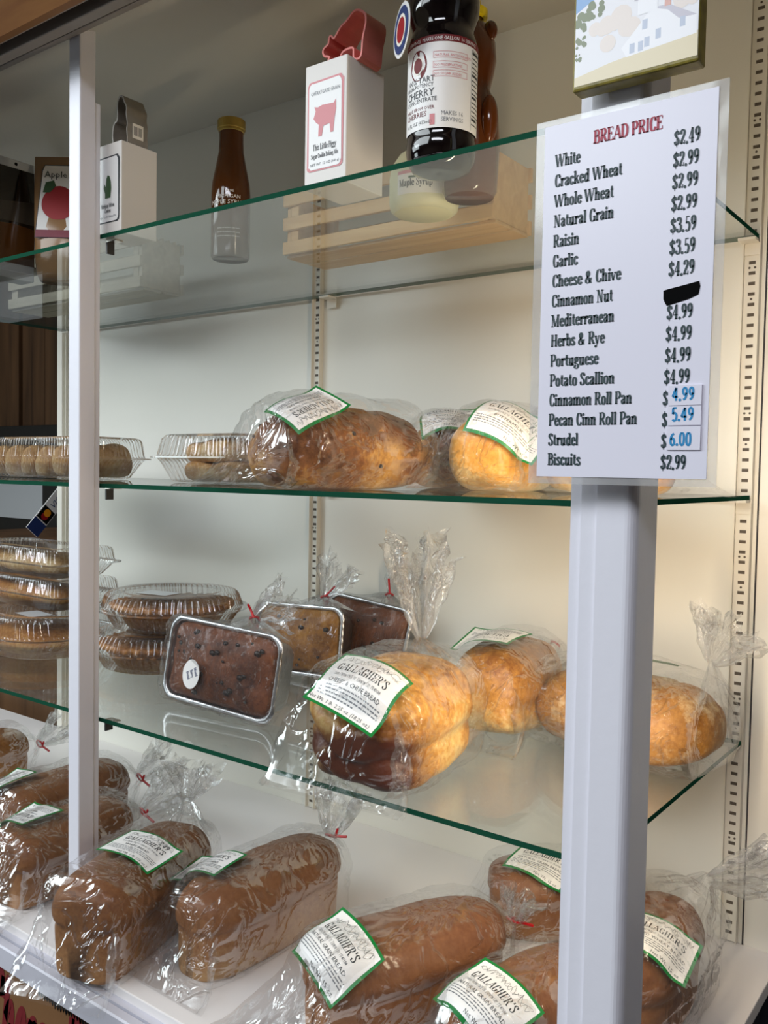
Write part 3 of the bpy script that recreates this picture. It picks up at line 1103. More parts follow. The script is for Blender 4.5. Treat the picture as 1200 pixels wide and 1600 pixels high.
# posts
p = thing('case_post', 'slim white square post at the left of the picture, standing among the loaves', 'post', (-.7405, -.5175, ZD))
m = MB(); m.box(-.0125, .0125, -.0125, .0125, 0, 1.235, M['paint']); m.build('square_tube', p, bevel=.0018)
m = MB(); m.box(-.011, .0095, .0125, .022, .06, 1.13, M['paint']); m.build('door_stop', p, bevel=.001)
p = thing('case_post', 'broad lavender-white post carrying the price sheet and the lighthouse tile', 'post', (.02, -.51, ZD))
m = MB()
poly = [(-.031, .03), (-.031, -.012), (-.019, -.012), (-.019, -.017), (-.003, -.017), (-.003, -.0205), (.022, -.0205)]
for k in range(7):
    a = -PI / 2 + PI / 2 * k / 6
    poly.append((.022 + .0095 * math.cos(a), -.011 + .0095 * math.sin(a)))
poly += [(.0315, .03)]
m.prism(poly, 0, 1.23, M['paint']); m.build('channel', p)


# slotted strips
def standard(x, w, label, z0, z1, sw):
    t = thing('slotted_strip', label, 'shelf strip', (x, 0, z0), group=None)
    m = MB()
    m.box(-w / 2, w / 2, -.005, 0, 0, z1 - z0, M['strip'])
    m.box(w / 2 - .0012, w / 2, -.011, -.005, 0, z1 - z0, M['strip'])
    m.box(-w / 2, -w / 2 + .0012, -.011, -.005, 0, z1 - z0, M['strip'])
    k = 0
    z = .01
    while z < z1 - z0 - .01:
        m.box(-sw / 2, sw / 2, -.0054, -.005, z, z + .0042, M['slot'])
        if k % 14 == 9:
            for dx in (-.0035, .0035): m.prism([(dx + .0016 * math.cos(a * PI / 4), z + .0092 + .0016 * math.sin(a * PI / 4)) for a in range(8)], -.0054, -.005, M['slot'], 'y')
        if k % 14 == 6:
            m.prism([(.0016 * math.cos(a * PI / 4), z + .0092 + .0016 * math.sin(a * PI / 4)) for a in range(8)], -.0054, -.005, M['slot'], 'y')
        k += 1
        z += .01375
    m.build('strip', t, fix=True)
    return t


standard(.0, .022, 'white slotted metal strip on the back wall right of the broad post', ZD + .002, 2.195, .0085)
standard(BAY, .02, 'white slotted metal strip on the middle of the back wall between the two posts', ZD + .002, 2.195, .0075)
standard(-1.535, .018, 'white slotted metal strip at the left end of the back wall behind the slim post', ZD + .002, 2.195, .0075)


# glass shelves: right bay and left bay at three heights
def shelf(x0, x1, z, label, y0=YF):
    t = thing('glass_shelf', label, 'shelf', ((x0 + x1) / 2, 0, z))
    w = (x1 - x0) / 2
    m = MB()
    vs = [(-w, y0, -.003), (w, y0, -.003), (w, -.0125, -.003), (-w, -.0125, -.003), (-w, y0, .003), (w, y0, .003), (w, -.0125, .003), (-w, -.0125, .003)]
    m.add(vs, [(0, 3, 2, 1), (4, 5, 6, 7)], M['glass'])
    m.add(vs, [(0, 1, 5, 4), (1, 2, 6, 5), (2, 3, 7, 6), (3, 0, 4, 7)], M['edge'])
    m.build('glass_pane', t)
    # metal supports under the ends
    for sx, xx in ((1, -w), (1, w - .7475), (-1, w)):
        c = MB()
        c.box(min(xx, xx + sx * .022), max(xx, xx + sx * .022), y0 + .012, y0 + .024, -.0045, -.0031, M['chrome'])
        c.box(min(xx, xx + sx * .003), max(xx, xx + sx * .003), y0 + .012, y0 + .024, -.02, -.0045, M['dark'])
        c.build('front_clip', t)
        c = MB()
        c.box(min(xx, xx + sx * .022), max(xx, xx + sx * .022), -.03, -.0065, -.0065, -.0031, M['strip'])
        c.box(min(xx, xx + sx * .022), max(xx, xx + sx * .022), -.0075, -.0062, -.022, -.0031, M['strip'])
        c.build('rear_bracket', t)
    return t


for z, lb in ((ZT, 'top glass shelf carrying the bottles, gift boxes and slatted crates'),
              (ZM, 'middle glass shelf at eye level carrying the big cinnamon loaf'),
              (ZB, 'lowest glass shelf carrying the foil pan breads and the round pies')):
    shelf(-1.53, .009, z, lb)

# ================================================================== PRICE SHEET
SY = -.56
t = thing('price_sheet', 'laminated white bread price list on the broad post', 'sign', (.045, SY, 1.655))
O = Vector((-.045, 0, -1.655))
m = MB(); m.box(-.0335 - .045, .1245 - .045, .0, .0008, 1.5035 - 1.655, 1.8075 - 1.655, M['lamin']); m.build('clear_laminate', t)
m = MB(); m.box(-.0255 - .045, .1172 - .045, -.0007, 0, 1.5095 - 1.655, 1.8025 - 1.655, M['sign']); sheet = m.build('paper', t)
rows = ['White', 'Cracked Wheat', 'Whole Wheat', 'Natural Grain', 'Raisin', 'Garlic', 'Cheese & Chive', 'Cinnamon Nut', 'Mediterranean',
        'Herbs & Rye', 'Portuguese', 'Potato Scallion', 'Cinnamon Roll Pan', 'Pecan Cinn Roll Pan', 'Strudel', 'Biscuits']
rw = [.0224, .0588, .0520, .0526, .0232, .0226, .0602, .0538, .0555, .0479, .0430, .0573, .0723, .0771, .0273, .0297]
price = ['$2.49', '$2.99', '$2.99', '$2.99', '$3.59', '$3.59', '$4.29', None, '$4.99', '$4.99', '$4.99', '$4.99', '$', '$', '$', '$2.99']
m = MB()
X, Zv = Vector((1, 0, 0)), Vector((0, 0, 1))
z = 1.7678
for i, r in enumerate(rows):
    pcs, wd = lettering(r, .0100, .78, thick=.185, thin=.068)
    s = rw[i] / wd
    pcs = [([(a * s, b) for a, b in vs], fs) for vs, fs in pcs]
    flat_art(pcs, M['signink'], m, O + Vector((-.0153, -.0011, z)), X, Zv)
    if price[i]:
        pcs, wd = lettering(price[i], .0112, .86, thick=.175, thin=.065)
        flat_art(pcs, M['signink'], m, O + Vector((.0843 - i * .00018 - (.0003 if price[i] == '$' else 0), -.0011, z - .0026)), X, Zv)
    z -= .01657
pcs, wd = lettering('BREAD PRICE', .0105, .8, thick=.19, thin=.07)
s = .057 / wd
pcs = [([(a * s, b) for a, b in vs], fs) for vs, fs in pcs]
flat_art(pcs, M['signred'], m, O + Vector((.0183, -.0011, 1.7803)), X, Zv)
# the struck-out price
blot = [(.0800, 1.6488), (.0798, 1.6555), (.0830, 1.6562), (.0950, 1.6580), (.1072, 1.6600), (.1082, 1.6560), (.1070, 1.6500), (.1000, 1.6472), (.0900, 1.6450), (.0828, 1.6435), (.0812, 1.6462)]
m.add([O + Vector((a, -.0011, b)) for a, b in blot], [tuple(range(len(blot)))], M['black'])
m.build('lettering', sheet, fix=False)
for (z0, z1, tx, txs, nm) in ((1.5662, 1.5815, '4.99', .0895, 'first'), (1.5508, 1.5657, '5.49', .0895, 'second'), (1.5318, 1.5500, '6.00', .0885, 'third')):
    m = MB()
    m.box(.0866 - .045, .1122 - .045, -.0022, -.0010, z0 - 1.655, z1 - 1.655, M['sign'])
    pcs, wd = lettering(tx, .0100, 1.08, mono=.16)
    flat_art(pcs, M['marker'], m, O + Vector((txs, -.0024, z0 + .0035)), X, Zv)
    tag(m.build('price_patch', sheet, fix=False), label='pasted paper slip with blue handwritten price ' + tx)

# lighthouse tile on the post above the price sheet
t = thing('picture_tile', 'small picture tile of a white lighthouse at the top of the broad post', 'picture', (.047, -.5545, 1.8795))
m = MB()
m.box(-.052, .052, 0, .018, -.051, .075, M['tileside']); m.build('tile', t, bevel=.002)
m = MB()


def quad(pts, mm, y=-.0004):
    m.add([(a, y * .12, b) for a, b in pts], [tuple(range(len(pts)))], mm)


quad([(-.050, -.047), (.051, -.047), (.051, .074), (-.050, .074)], M['cloud'], -.0002)
quad([(-.050, .012), (-.040, .017), (-.026, .022), (-.012, .034), (.0, .05), (.0, .074), (-.050, .074)], M['sky'])
rt_ = random.Random(5)
for cx, cz, r, mm in [(-.043, .004, .008, 'tree'), (-.033, .010, .008, 'tree'), (-.045, -.012, .005, 'tree'), (-.047, -.024, .003, 'tree'), (-.026, -.012, .011, 'autumn'), (-.010, -.010, .012, 'autumn'), (.040, .006, .012, 'autumn'), (.045, -.005, .006, 'autumn')]:
    for q in range(9 if mm == 'tree' else 4):
        dx, dz, rr = r * rt_.uniform(-.7, .7), r * rt_.uniform(-.8, .8), r * (rt_.uniform(.2, .5) if mm == 'tree' else rt_.uniform(.5, .8))
        quad([(max(-.050, min(.051, cx + dx + rr * math.cos(a * PI / 6))), cz + dz + rr * math.sin(a * PI / 6)) for a in range(12)], M[mm], -.0006 - .00001 * len(m.f))
quad([(-.050, -.047), (.051, -.047), (.051, -.028), (.02, -.031), (-.02, -.035), (-.050, -.040)], M['grass'], -.0014)
quad([(-.0055, -.034), (.050, -.030), (.050, -.016), (.036, -.012), (.028, -.002), (.014, -.001), (.003, -.013), (-.010, -.026)], M['house'], -.0016)
quad([(.014, -.001), (.028, -.002), (.050, -.016), (.036, -.015), (.027, -.006)], M['roof'], -.0017)
quad([(.003, -.004), (.019, -.004), (.019, .016), (.003, .016)], M['house'], -.0018)
quad([(.000, .008), (.022, .008), (.022, .015), (.000, .015)], M['roof'], -.0019)
quad([(.005, .015), (.017, .015), (.013, .026), (.009, .026)], M['roof'], -.0019)
quad([(.0245, -.003), (.0295, -.003), (.0295, .006), (.0245, .006)], M['brick'], -.0018)
for a, b in ((.007, -.016), (.018, -.026), (-.003, -.032), (.009, -.030), (.037, -.022), (.004, -.032)):
    quad([(a, b), (a + .0042, b), (a + .0042, b + .0075), (a, b + .0075)], M['winblue'], -.002)
m.build('printed_picture', t, fix=False)

# ================================================================== TOP SHELF
T = ZT + .003


def giftbox(x0, x1, y0, y1, h, label, kind):
    t = thing('gift_box', label, 'box', ((x0 + x1) / 2, (y0 + y1) / 2, T))
    a, b = (x1 - x0) / 2, (y1 - y0) / 2
    m = MB(); m.box(-a, a, -b, b, 0, h, M['box']); m.build('carton', t, bevel=.0012)
    m = MB()
    w, z0, z1 = a * .86, h * .13, h * .86
    n = 40
    rnd = random.Random(2)
    for rr, mm, yy in ((1.0, 'boxred' if kind == 'pig' else 'ink', -.0004), (.91, 'white', -.0007)):
        P = []
        hw, hh, r = w * rr, (z1 - z0) / 2 * (rr * .5 + .5), .006
        for cx, cz, a0 in ((hw - r, hh - r, 0), (-hw + r, hh - r, PI / 2), (-hw + r, -hh + r, PI), (hw - r, -hh + r, 1.5 * PI)):
            for k in range(7):
                an = a0 + PI / 2 * k / 6
                j = .0006 * rnd.uniform(-1, 1)
                P.append((cx + (r + j) * math.cos(an), -b + yy, (z0 + z1) / 2 + cz + (r + j) * math.sin(an)))
        m.add(P, [tuple(range(len(P)))], M[mm])
    if kind == 'pig':
        body = [(-.016, .004), (-.013, .010), (-.015, .014), (-.010, .013), (-.004, .014), (.006, .0135), (.012, .013), (.015, .016), (.0155, .008), (.0135, 0), (.012, -.011), (.008, -.011), (.007, -.003), (-.002, -.004), (-.004, -.012), (-.009, -.012), (-.0085, -.002), (-.012, .0)]
        m.add([(x * 1.05, -b - .001, h * .52 + z * 1.3) for x, z in body], [tuple(range(len(body)))], M['boxred'])
        for tx, z, sz, mm in (('CHERRYGATE GRAIN', .745, .0058, 'ink2'), ('This Little Piggy', .30, .0074, 'ink'), ('Sugar Cookie Baking Mix', .235, .0056, 'ink'), ('NET WT. 12 OZ (340 g)', .175, .0042, 'ink2')):
            p_, wd = lettering(tx, sz * .9, .8, thick=.13, thin=.05) if sz > .0045 and tx[0] in 'TS' else sans(tx, sz)
            s = min(1, w * 1.62 / wd)
            p_ = [([(u * s, v) for u, v in vs], fs) for vs, fs in p_]
            flat_art(place(p_, -wd * s / 2, 0), M[mm], m, (0, -b - .001, h * z), X, Zv)
    else:
        body = MITTEN = [(-.006, -.012), (.006, -.012), (.008, -.002), (.007, .006), (.004, .0125), (0, .014), (-.003, .010), (-.004, .001), (-.008, .005), (-.009, .0), (-.006, -.006)]
        m.add([(x * 1.0, -b - .001, h * .52 + z * 1.2) for x, z in body], [tuple(range(len(body)))], M['leaf'])
        for tx, z, sz in (('Michigan Mitten', .30, .0062), ('Cookies', .245, .0062)):
            p_, wd = lettering(tx, sz * .9, .8, thick=.13, thin=.05)
            s = min(1, w * 1.6 / wd)
            p_ = [([(u * s, v) for u, v in vs], fs) for vs, fs in p_]
            flat_art(place(p_, -wd * s / 2, 0), M['ink'], m, (0, -b - .001, h * z), X, Zv)
        p_, wd = sans('Sugar Cookie Baking Mix', .004)
        s = w * 1.5 / wd
        flat_art(place([([(u * s, v) for u, v in vs], fs) for vs, fs in p_], -wd * s / 2, 0), M['ink2'], m, (0, -b - .001, h * .19), X, Zv)
    m.build('printed_label', t, fix=False)
    return t


giftbox(-.757, -.699, -.485, -.425, .124, 'small white gift box with a green mitten label beside the slim post', 'mitten')
giftbox(-.370, -.309, -.480, -.412, .138, 'white baking mix box with a pink pig label', 'pig')


def cutter(outline, loc, depth, mm, label, tilt, wall=.0022, rotz=0, sticker=False):
    t = thing('cookie_cutter', label, 'cookie cutter', loc, (0, 0, rotz))
    m = MB()
    P = catmull([(a, b) for a, b in outline], 4, True)
    n = len(P)
    cen = sum(P, Vector((0, 0))) / n
    inner = []
    for i in range(n):
        tg = (P[(i + 1) % n] - P[i - 1]).normalized()
        nr = Vector((tg.y, -tg.x))
        inner.append(P[i] - nr * wall)
    vs = []
    for q in (P, inner):
        for y in (-depth / 2, depth / 2):
            vs += [(a.x, y, a.y) for a in q]
    fs = []
    for i in range(n):
        j = (i + 1) % n
        fs += [(i, j, n + j, n + i), (2 * n + i, 3 * n + i, 3 * n + j, 2 * n + j), (i, 2 * n + i, 2 * n + j, j), (n + i, n + j, 3 * n + j, 3 * n + i)]
    m.add(vs, fs, mm)
    m.build('ribbon', t, smooth=False)
    if sticker:
        m = MB()
        m.box(.0184, .0190, -.009, .009, .012, .032, M['sticker'])
        for k in range(7): m.box(.0190, .0192, -.007 + k * .002, -.0062 + k * .002, .016, .028, M['ink'])
        m.build('barcode_sticker', t)
    return t


mit = [(-.010, .0), (.015, .0), (.0185, .010), (.0172, .022), (.0185, .030), (.016, .042), (.0165, .052), (.012, .060), (.008, .068), (.002, .071), (-.004, .066), (-.0065, .056), (-.0055, .046), (-.007, .038), (-.011, .037), (-.015, .030), (-.0165, .016)]
cutter(mit, (-.728, -.45, T + .1245), .034, M['grey'], 'grey mitten-shaped cookie cutter standing on the green-labelled gift box', 0, sticker=True)
pig = [(-.026, .001), (-.022, .012), (-.030, .016), (-.031, .022), (-.024, .026), (-.022, .034), (-.016, .030), (-.006, .040), (.002, .044), (.014, .052), (.026, .046), (.028, .036), (.024, .02), (.022, .002), (.014, .002), (.012, .014), (-.004, .013), (-.012, .0)]
cutter(pig, (-.326, -.446, T + .1385), .036, M['pink'], 'pink pig-shaped cookie cutter standing on the pig-labelled box', 0)

# syrup bottle
t = thing('syrup_bottle', 'tall amber maple syrup bottle with a gold lid, alone left of the pig box', 'bottle', (-.69, -.292, T))
m = MB(); m.lathe([(0, 0), (.027, 0), (.0295, .003), (.0295, .098), (.0285, .112), (.0225, .142), (.019, .16), (.0182, .176), (.0182, .190)], M['amber'], 32); m.build('bottle_body', t, smooth=True)
m = MB(); m.lathe([(.0180, .190), (.0195, .191), (.0195, .194), (.0212, .195), (.0212, .207), (.020, .2085), (0, .209)], M['gold'], 32); m.build('lid', t, smooth=False)


def cyl_art(pieces, mm, mb, r, z, a0, off=.0004):
    """wrap flat art round a cylinder about local Z; a0 = bearing of the middle"""
    for vs, fs in pieces:
        mb.add([((r + off) * math.cos(a0 + x / r), (r + off) * math.sin(a0 + x / r), z + y) for x, y in vs], fs, mm)


def face(o):
    d = CAMPOS - o.location
    return math.atan2(d.y, d.x)


m = MB()
a0 = face(t)
for i, (tx, sz) in enumerate((('PURE', .004), ('MICHIGAN', .0062), ('MAPLE SYRUP', .0072))):
    p_, wd = sans(tx, sz * 1.25)
    cyl_art(place(p_, -wd * .62, 0), M['sticker'], m, .0297, .094 - i * .0088, a0)
for k in range(3):
    p_, wd = sans('grade A amber rich taste', .0035)
    cyl_art(place(p_, -wd * .6, 0), M['sticker'], m, .0297, .040 - k * .006, a0)
m.build('printed_label', t, fix=False)

# cherry concentrate
t = thing('juice_bottle', 'black tart cherry concentrate bottle with a white and red label in front of the crate', 'bottle', (-.212, -.437, T))
m = MB()
m.lathe([(0, .004), (.02, .0), (.034, .003), (.0405, .012), (.042, .022), (.0418, .030), (.0405, .034), (.0415, .038), (.0415, .132), (.0405, .137), (.038, .143), (.0372, .148), (.0385, .154), (.0425, .164), (.0432, .180), (.041, .196), (.033, .213), (.023, .226), (.0165, .236), (.0155, .25)], M['gloss_black'], 48)
m.v = [(x * .89, y * .89, z) for x, y, z in m.v]
m.build('bottle_body', t, smooth=True)
m = MB(); m.lathe([(.0155, .249), (.0175, .25), (.0175, .268), (0, .27)], M['jugcap'], 32); m.build('cap', t)
m = MB()
a0 = face(t) + .12


def cyl_sq(pieces, mm, mb, r, z, a0, off=.0004):
    cyl_art([([(u * .9, v) for u, v in vs], fs) for vs, fs in pieces], mm, mb, r, z, a0, off)


R_ = .0373
cyl_sq([rect2(-.066, .058, 0, .094, 60, 4)], M['white'], m, R_, .037, a0, .0002)
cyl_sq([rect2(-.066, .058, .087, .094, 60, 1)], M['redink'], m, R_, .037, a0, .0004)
p_, wd = sans('16 SERVINGS  MAKES ONE GALLON  16 SERVINGS', .0052)
s = .1 / wd
cyl_sq(place([([(u * s, v) for u, v in vs], fs) for vs, fs in p_], -.058, .0885), M['white'], m, R_, .037, a0, .0006)
ci = [(.0125 * math.cos(2 * PI * k / 28), .0155 * math.sin(2 * PI * k / 28)) for k in range(28)]
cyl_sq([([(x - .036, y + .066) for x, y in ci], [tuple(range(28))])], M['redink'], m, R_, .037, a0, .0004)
cyl_sq([([(x * .62 - .036, y * .62 + .066) for x, y in ci], [tuple(range(28))])], M['sticker'], m, R_, .037, a0, .0006)
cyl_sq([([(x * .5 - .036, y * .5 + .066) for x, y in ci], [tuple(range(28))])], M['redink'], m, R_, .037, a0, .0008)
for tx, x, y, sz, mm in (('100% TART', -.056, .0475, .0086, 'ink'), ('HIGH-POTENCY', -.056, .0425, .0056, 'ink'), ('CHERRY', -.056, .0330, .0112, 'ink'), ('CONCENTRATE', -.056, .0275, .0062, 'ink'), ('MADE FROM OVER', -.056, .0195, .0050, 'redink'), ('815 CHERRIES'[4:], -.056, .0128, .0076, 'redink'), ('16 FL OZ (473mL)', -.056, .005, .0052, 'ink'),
                         ('NATURAL ANTIOXIDANTS', -.0145, .072, .0038, 'boxred'), ('NO PRESERVATIVES', -.0145, .062, .0038, 'boxred'), ('NO SUGAR ADDED', -.0145, .053, .0038, 'boxred'), ('MAKES 16', -.006, .0125, .0062, 'ink2'), ('SERVINGS', -.006, .0062, .0062, 'ink2')):
    p_, wd = sans(tx, sz)
    cyl_sq(place(p_, x, y), M[mm], m, R_, .037, a0, .0005)
for y in (.0705, .0605, .0515):
    for x0, x1, y0, y1 in ((-.016, .026, 0, .0004), (-.016, .026, .0062, .0066), (-.016, -.0156, 0, .0066), (.0256, .026, 0, .0066)):
        cyl_sq([rect2(x0, x1, y + y0, y + y1, 12, 1)], M['boxred'], m, R_, .037, a0, .0005)
cyl_sq([rect2(-.019, -.013, .003, .014, 3, 1)], M['boxred'], m, R_, .037, a0, .0005)
rnd = random.Random(9)
cyl_sq([rect2(.0335, .0339, .002, .085, 1, 1), rect2(.0572, .0576, .002, .085, 1, 1)], M['ink'], m, R_, .037, a0, .0005)
for k in range(17):
    hh = .0012 if k % 5 else .0026
    cyl_sq([rect2(.035, .035 + rnd.uniform(.012, .021), .08 - k * .0045, .08 - k * .0045 + hh, 8, 1)], M['ink'], m, R_, .037, a0, .0005)
p_, wd = sans('Nutrition', .0055)
cyl_sq(place(p_, .0345, .0815), M['ink'], m, R_, .037, a0, .0006)
m.build('wrap_label', t, fix=False)
# round neck tag hanging from the bottle's neck
tg = thing('hang_tag', 'oval white hang tag with blue ring and red centre on the black bottle', 'tag', (-.2330, -.484, T + .140), (0, math.radians(16), math.radians(-34)))
m = MB()
for rr, mm, y in ((1, 'white', 0), (.86, 'navy', -.0006), (.58, 'sticker', -.0009), (.46, 'apple', -.0012)):
    P = [(.024 * rr * math.cos(2 * PI * k / 40), y, .027 * rr * math.sin(2 * PI * k / 40)) for k in range(40)]
    if mm == 'white' and rr == 1:
        m.prism([(a, c) for a, _, c in P], 0, .0006, M['white'], 'y')
    else:
        m.add(P, [tuple(range(40))], M[mm])
m.build('card_disc', tg, fix=False)
m = MB(); tube(m, [(0, .0003, .027), (.006, .01, .045), (.022, .03, .07)], .0006, M['sticker'], 5); m.build('string', tg)

# honey bear
t = thing('honey_bottle', 'brown bear-shaped honey bottle with a yellow cap half hidden behind the black bottle', 'bottle', (-.228, -.351, T))
m = MB()
m.lathe([(0, 0), (.03, 0), (.034, .006), (.0355, .03), (.0365, .055), (.034, .08), (.027, .098), (.0225, .106), (.026, .118), (.030, .135), (.0285, .152), (.021, .166), (.013, .174), (.012, .178)], M['honey'], 32)
for sx in (-1, 1):
    b = bmesh.new(); bmesh.ops.create_uvsphere(b, u_segments=16, v_segments=10, radius=.0105)
    m.add([(v.co.x + sx * .024, v.co.y * .6, v.co.z + .160) for v in b.verts], [tuple(q.index for q in f.verts) for f in b.faces], M['honey']); b.free()
    b = bmesh.new(); bmesh.ops.create_uvsphere(b, u_segments=16, v_segments=10, radius=.014)
    m.add([(v.co.x * .8 + sx * .033, v.co.y * .8 - .012, v.co.z * 1.7 + .07) for v in b.verts], [tuple(q.index for q in f.verts) for f in b.faces], M['honey']); b.free()
m.v = [(x * .93, y * .93, z * 1.15) for x, y, z in m.v]
m.build('bear_body', t, smooth=True)
m = MB(); m.lathe([(.012, .203), (.0165, .204), (.0165, .213), (.009, .219), (.006, .235), (0, .237)], M['yellow'], 24); m.build('cap', t, smooth=False)

# syrup jug
t = thing('syrup_jug', 'squat cream plastic maple syrup jug with a dark cap on the glass before the crate', 'jug', (-.309, -.326, T))
m = MB()
m.lathe([(0, 0), (.036, 0), (.0415, .004), (.0432, .012), (.0435, .042), (.041, .056), (.032, .07), (.019, .079), (.0155, .083), (.0155, .09)], M['cream'], 40); m.build('jug_body', t, smooth=True)
m = MB(); m.lathe([(.0155, .089), (.0185, .09), (.0185, .107), (.017, .109), (0, .109)], M['jugcap'], 28); m.build('cap', t)
m = MB(); tube(m, catmull([(.016, .012, .084), (.030, .022, .082), (.040, .03, .066), (.038, .028, .05)], 5), .004, M['cream'], 8); m.build('handle', t, smooth=True)
m = MB()
a0 = face(t)
cyl_art([rect2(-.036, .036, 0, .026, 30, 1)], M['sticker'], m, .0437, .014, a0, .0002)
cyl_art([rect2(-.036, .036, .024, .028, 30, 1)], M['boxred'], m, .0437, .014, a0, .0003)
p_, wd = lettering('Maple Syrup', .0085, 1, thick=.15, thin=.06)
cyl_art(place(p_, -.033, .009), M['ink'], m, .0437, .014, a0, .0005)
cyl_art([rect2(-.02, .016, .018, .0205, 10, 1)], M['leaf'], m, .0437, .014, a0, .0005)
m.build('wrap_label', t, fix=False)


# slatted crates
def crate(x0, x1, y0, y1, h, mm, label, wavy=False, stick=False):
    t = thing('wooden_crate', label, 'crate', ((x0 + x1) / 2, (y0 + y1) / 2, T))
    a, b = (x1 - x0) / 2, (y1 - y0) / 2
    hs = h * .2
    for side, yy in ((-1, -b), (1, b)):
        for k in range(3):
            z = .004 + k * (h - hs - .004) / 2
            m = MB(); m.box(-a, a, yy - .003, yy + .003, z, z + hs, mm); m.build('side_slat', t, bevel=.001)
    for k in range(2):
        yy = -b + .006 + k * (2 * b - .012 - b * .85)
        m = MB(); m.box(-a + .001, a - .001, yy, yy + b * .85, 0, .0042, mm); m.build('bottom_slat', t, bevel=.0008)
    for sx in (-1, 1):
        m = MB()
        if wavy and sx > 0:
            P = []
            for k in range(25): P.append((-b + .004 + (2 * b - .008) * k / 24, h + .004 * math.sin(k * 1.6)))
            P = [(-b + .004, .005)] + P + [(b - .004, .005)]
            m.prism(P, a - .012, a - .003, mm, 'x')
        else:
            m.box(min(sx * a - sx * .011, sx * a - sx * .003), max(sx * a - sx * .011, sx * a - sx * .003), -b + .004, b - .004, .005, h * .98, mm)
        m.build('end_panel', t, bevel=.001)
        for yy in (-b + .009, b - .009):
            m = MB(); m.box(min(sx * a - sx * .012, sx * a - sx * .026), max(sx * a - sx * .012, sx * a - sx * .026), yy - .006, yy + .006, .0045, h, mm); m.build('corner_post', t)
    if stick:
        m = MB(); m.box(a - .03, a - .004, -b - .0037, -b - .0031, h * .84, h * .96, M['sticker']); m.build('price_sticker', t)
    return t


crate(-.613, -.250, -.255, -.155, .094, M['pine'], 'natural pine slatted crate behind the black bottle and the cream jug', stick=True)
crate(-1.42, -.990, -.225, -.130, .098, M['greywood'], 'pale grey slatted crate with a wavy end, on the glass behind the slim post', wavy=True)

# apple cider pouch
t = thing('drink_mix_pouch', 'apple cider mix packet with a red apple, just left of the slim post', 'packet', (-1.068, -.335, T), (0, 0, math.radians(38)))
m = MB()
rg = []
for u, wx, wy in ((0, .034, .026), (.012, .040, .030), (.04, .043, .030), (.09, .045, .026), (.14, .046, .016), (.19, .046, .006), (.215, .045, .002)):
    rg.append([(wx * math.copysign(abs(math.cos(2 * PI * k / 40)) ** .7, math.cos(2 * PI * k / 40)), wy * math.copysign(abs(math.sin(2 * PI * k / 40)) ** .9, math.sin(2 * PI * k / 40)), u) for k in range(40)])
m.rings(rg, M['cider'], True, True); body = m.build('pouch', t, smooth=True)
m = MB()
fy = lambda z: -.0305 + max(0, (z - .05)) * .17


def pq(pts, mm, e):
    m.add([(a, fy(b) - e, b) for a, b in pts], [tuple(range(len(pts)))], mm)


pq([(-.036, .07), (.040, .07), (.040, .20), (-.026, .20), (-.030, .19)], M['ink'], .001)
pq([(-.0345, .071), (.0385, .071), (.0385, .1985), (-.025, .1985), (-.0285, .189)], M['white'], .0014)
pq([(-.0345, .071), (.0385, .071), (.0385, .084), (-.0345, .084)], M['maroon'], .0018)
pq([(.002 + .029 * math.cos(k * PI / 16) * (1 - .06 * math.sin(k * PI / 16)), .132 + .030 * math.sin(k * PI / 16)) for k in range(32)], M['apple'], .0022)
pq([(-.026, .15), (-.022, .168), (-.008, .172), (-.004, .162), (-.014, .150)], M['leaf'], .0026)
p_, wd = sans('Apple Cider', .0165)
for vs, fs in place(p_, -.025, .177): m.add([(a, fy(b) - .0026, b) for a, b in vs], fs, M['ink'])
m.build('printed_label', body, fix=False)

# tablet on the shelf
t = thing('tablet', 'white bezelled tablet with a dark screen at the left edge of the top glass shelf', 'tablet', (-1.13, -.42, T))
m = MB(); m.box(-.004, .004, -.07, .07, .012, .208, M['bezel']); m.build('casing', t, bevel=.002)
m = MB()
m.add([(.0043, a, b) for a, b in ((-.07, .03), (.0695, .03), (.0695, .193), (-.07, .193))], [(0, 1, 2, 3)], M['screen'])
m.add([(.0046, a, b) for a, b in ((-.07, .03), (.0695, .03), (.0695, .095), (.03, .098), (-.07, .088))], [(0, 1, 2, 3, 4)], M['screenbrown'])
m.add([(.0046, a, b) for a, b in ((-.07, .100), (.0695, .102), (.0695, .142), (.02, .135), (-.07, .118))], [(0, 1, 2, 3, 4)], M['screengrey'])
m.add([(.0046, .035 + .003 * math.cos(k * PI / 6), .2005 + .003 * math.sin(k * PI / 6)) for k in range(12)], [tuple(range(12))], M['black'])
m.build('display', t, fix=False)
m = MB(); m.box(-.02, .02, -.06, .06, 0, .014, M['bezel']); m.build('stand', t, bevel=.002)

# ================================================================== CLAMSHELLS AND PASTRIES


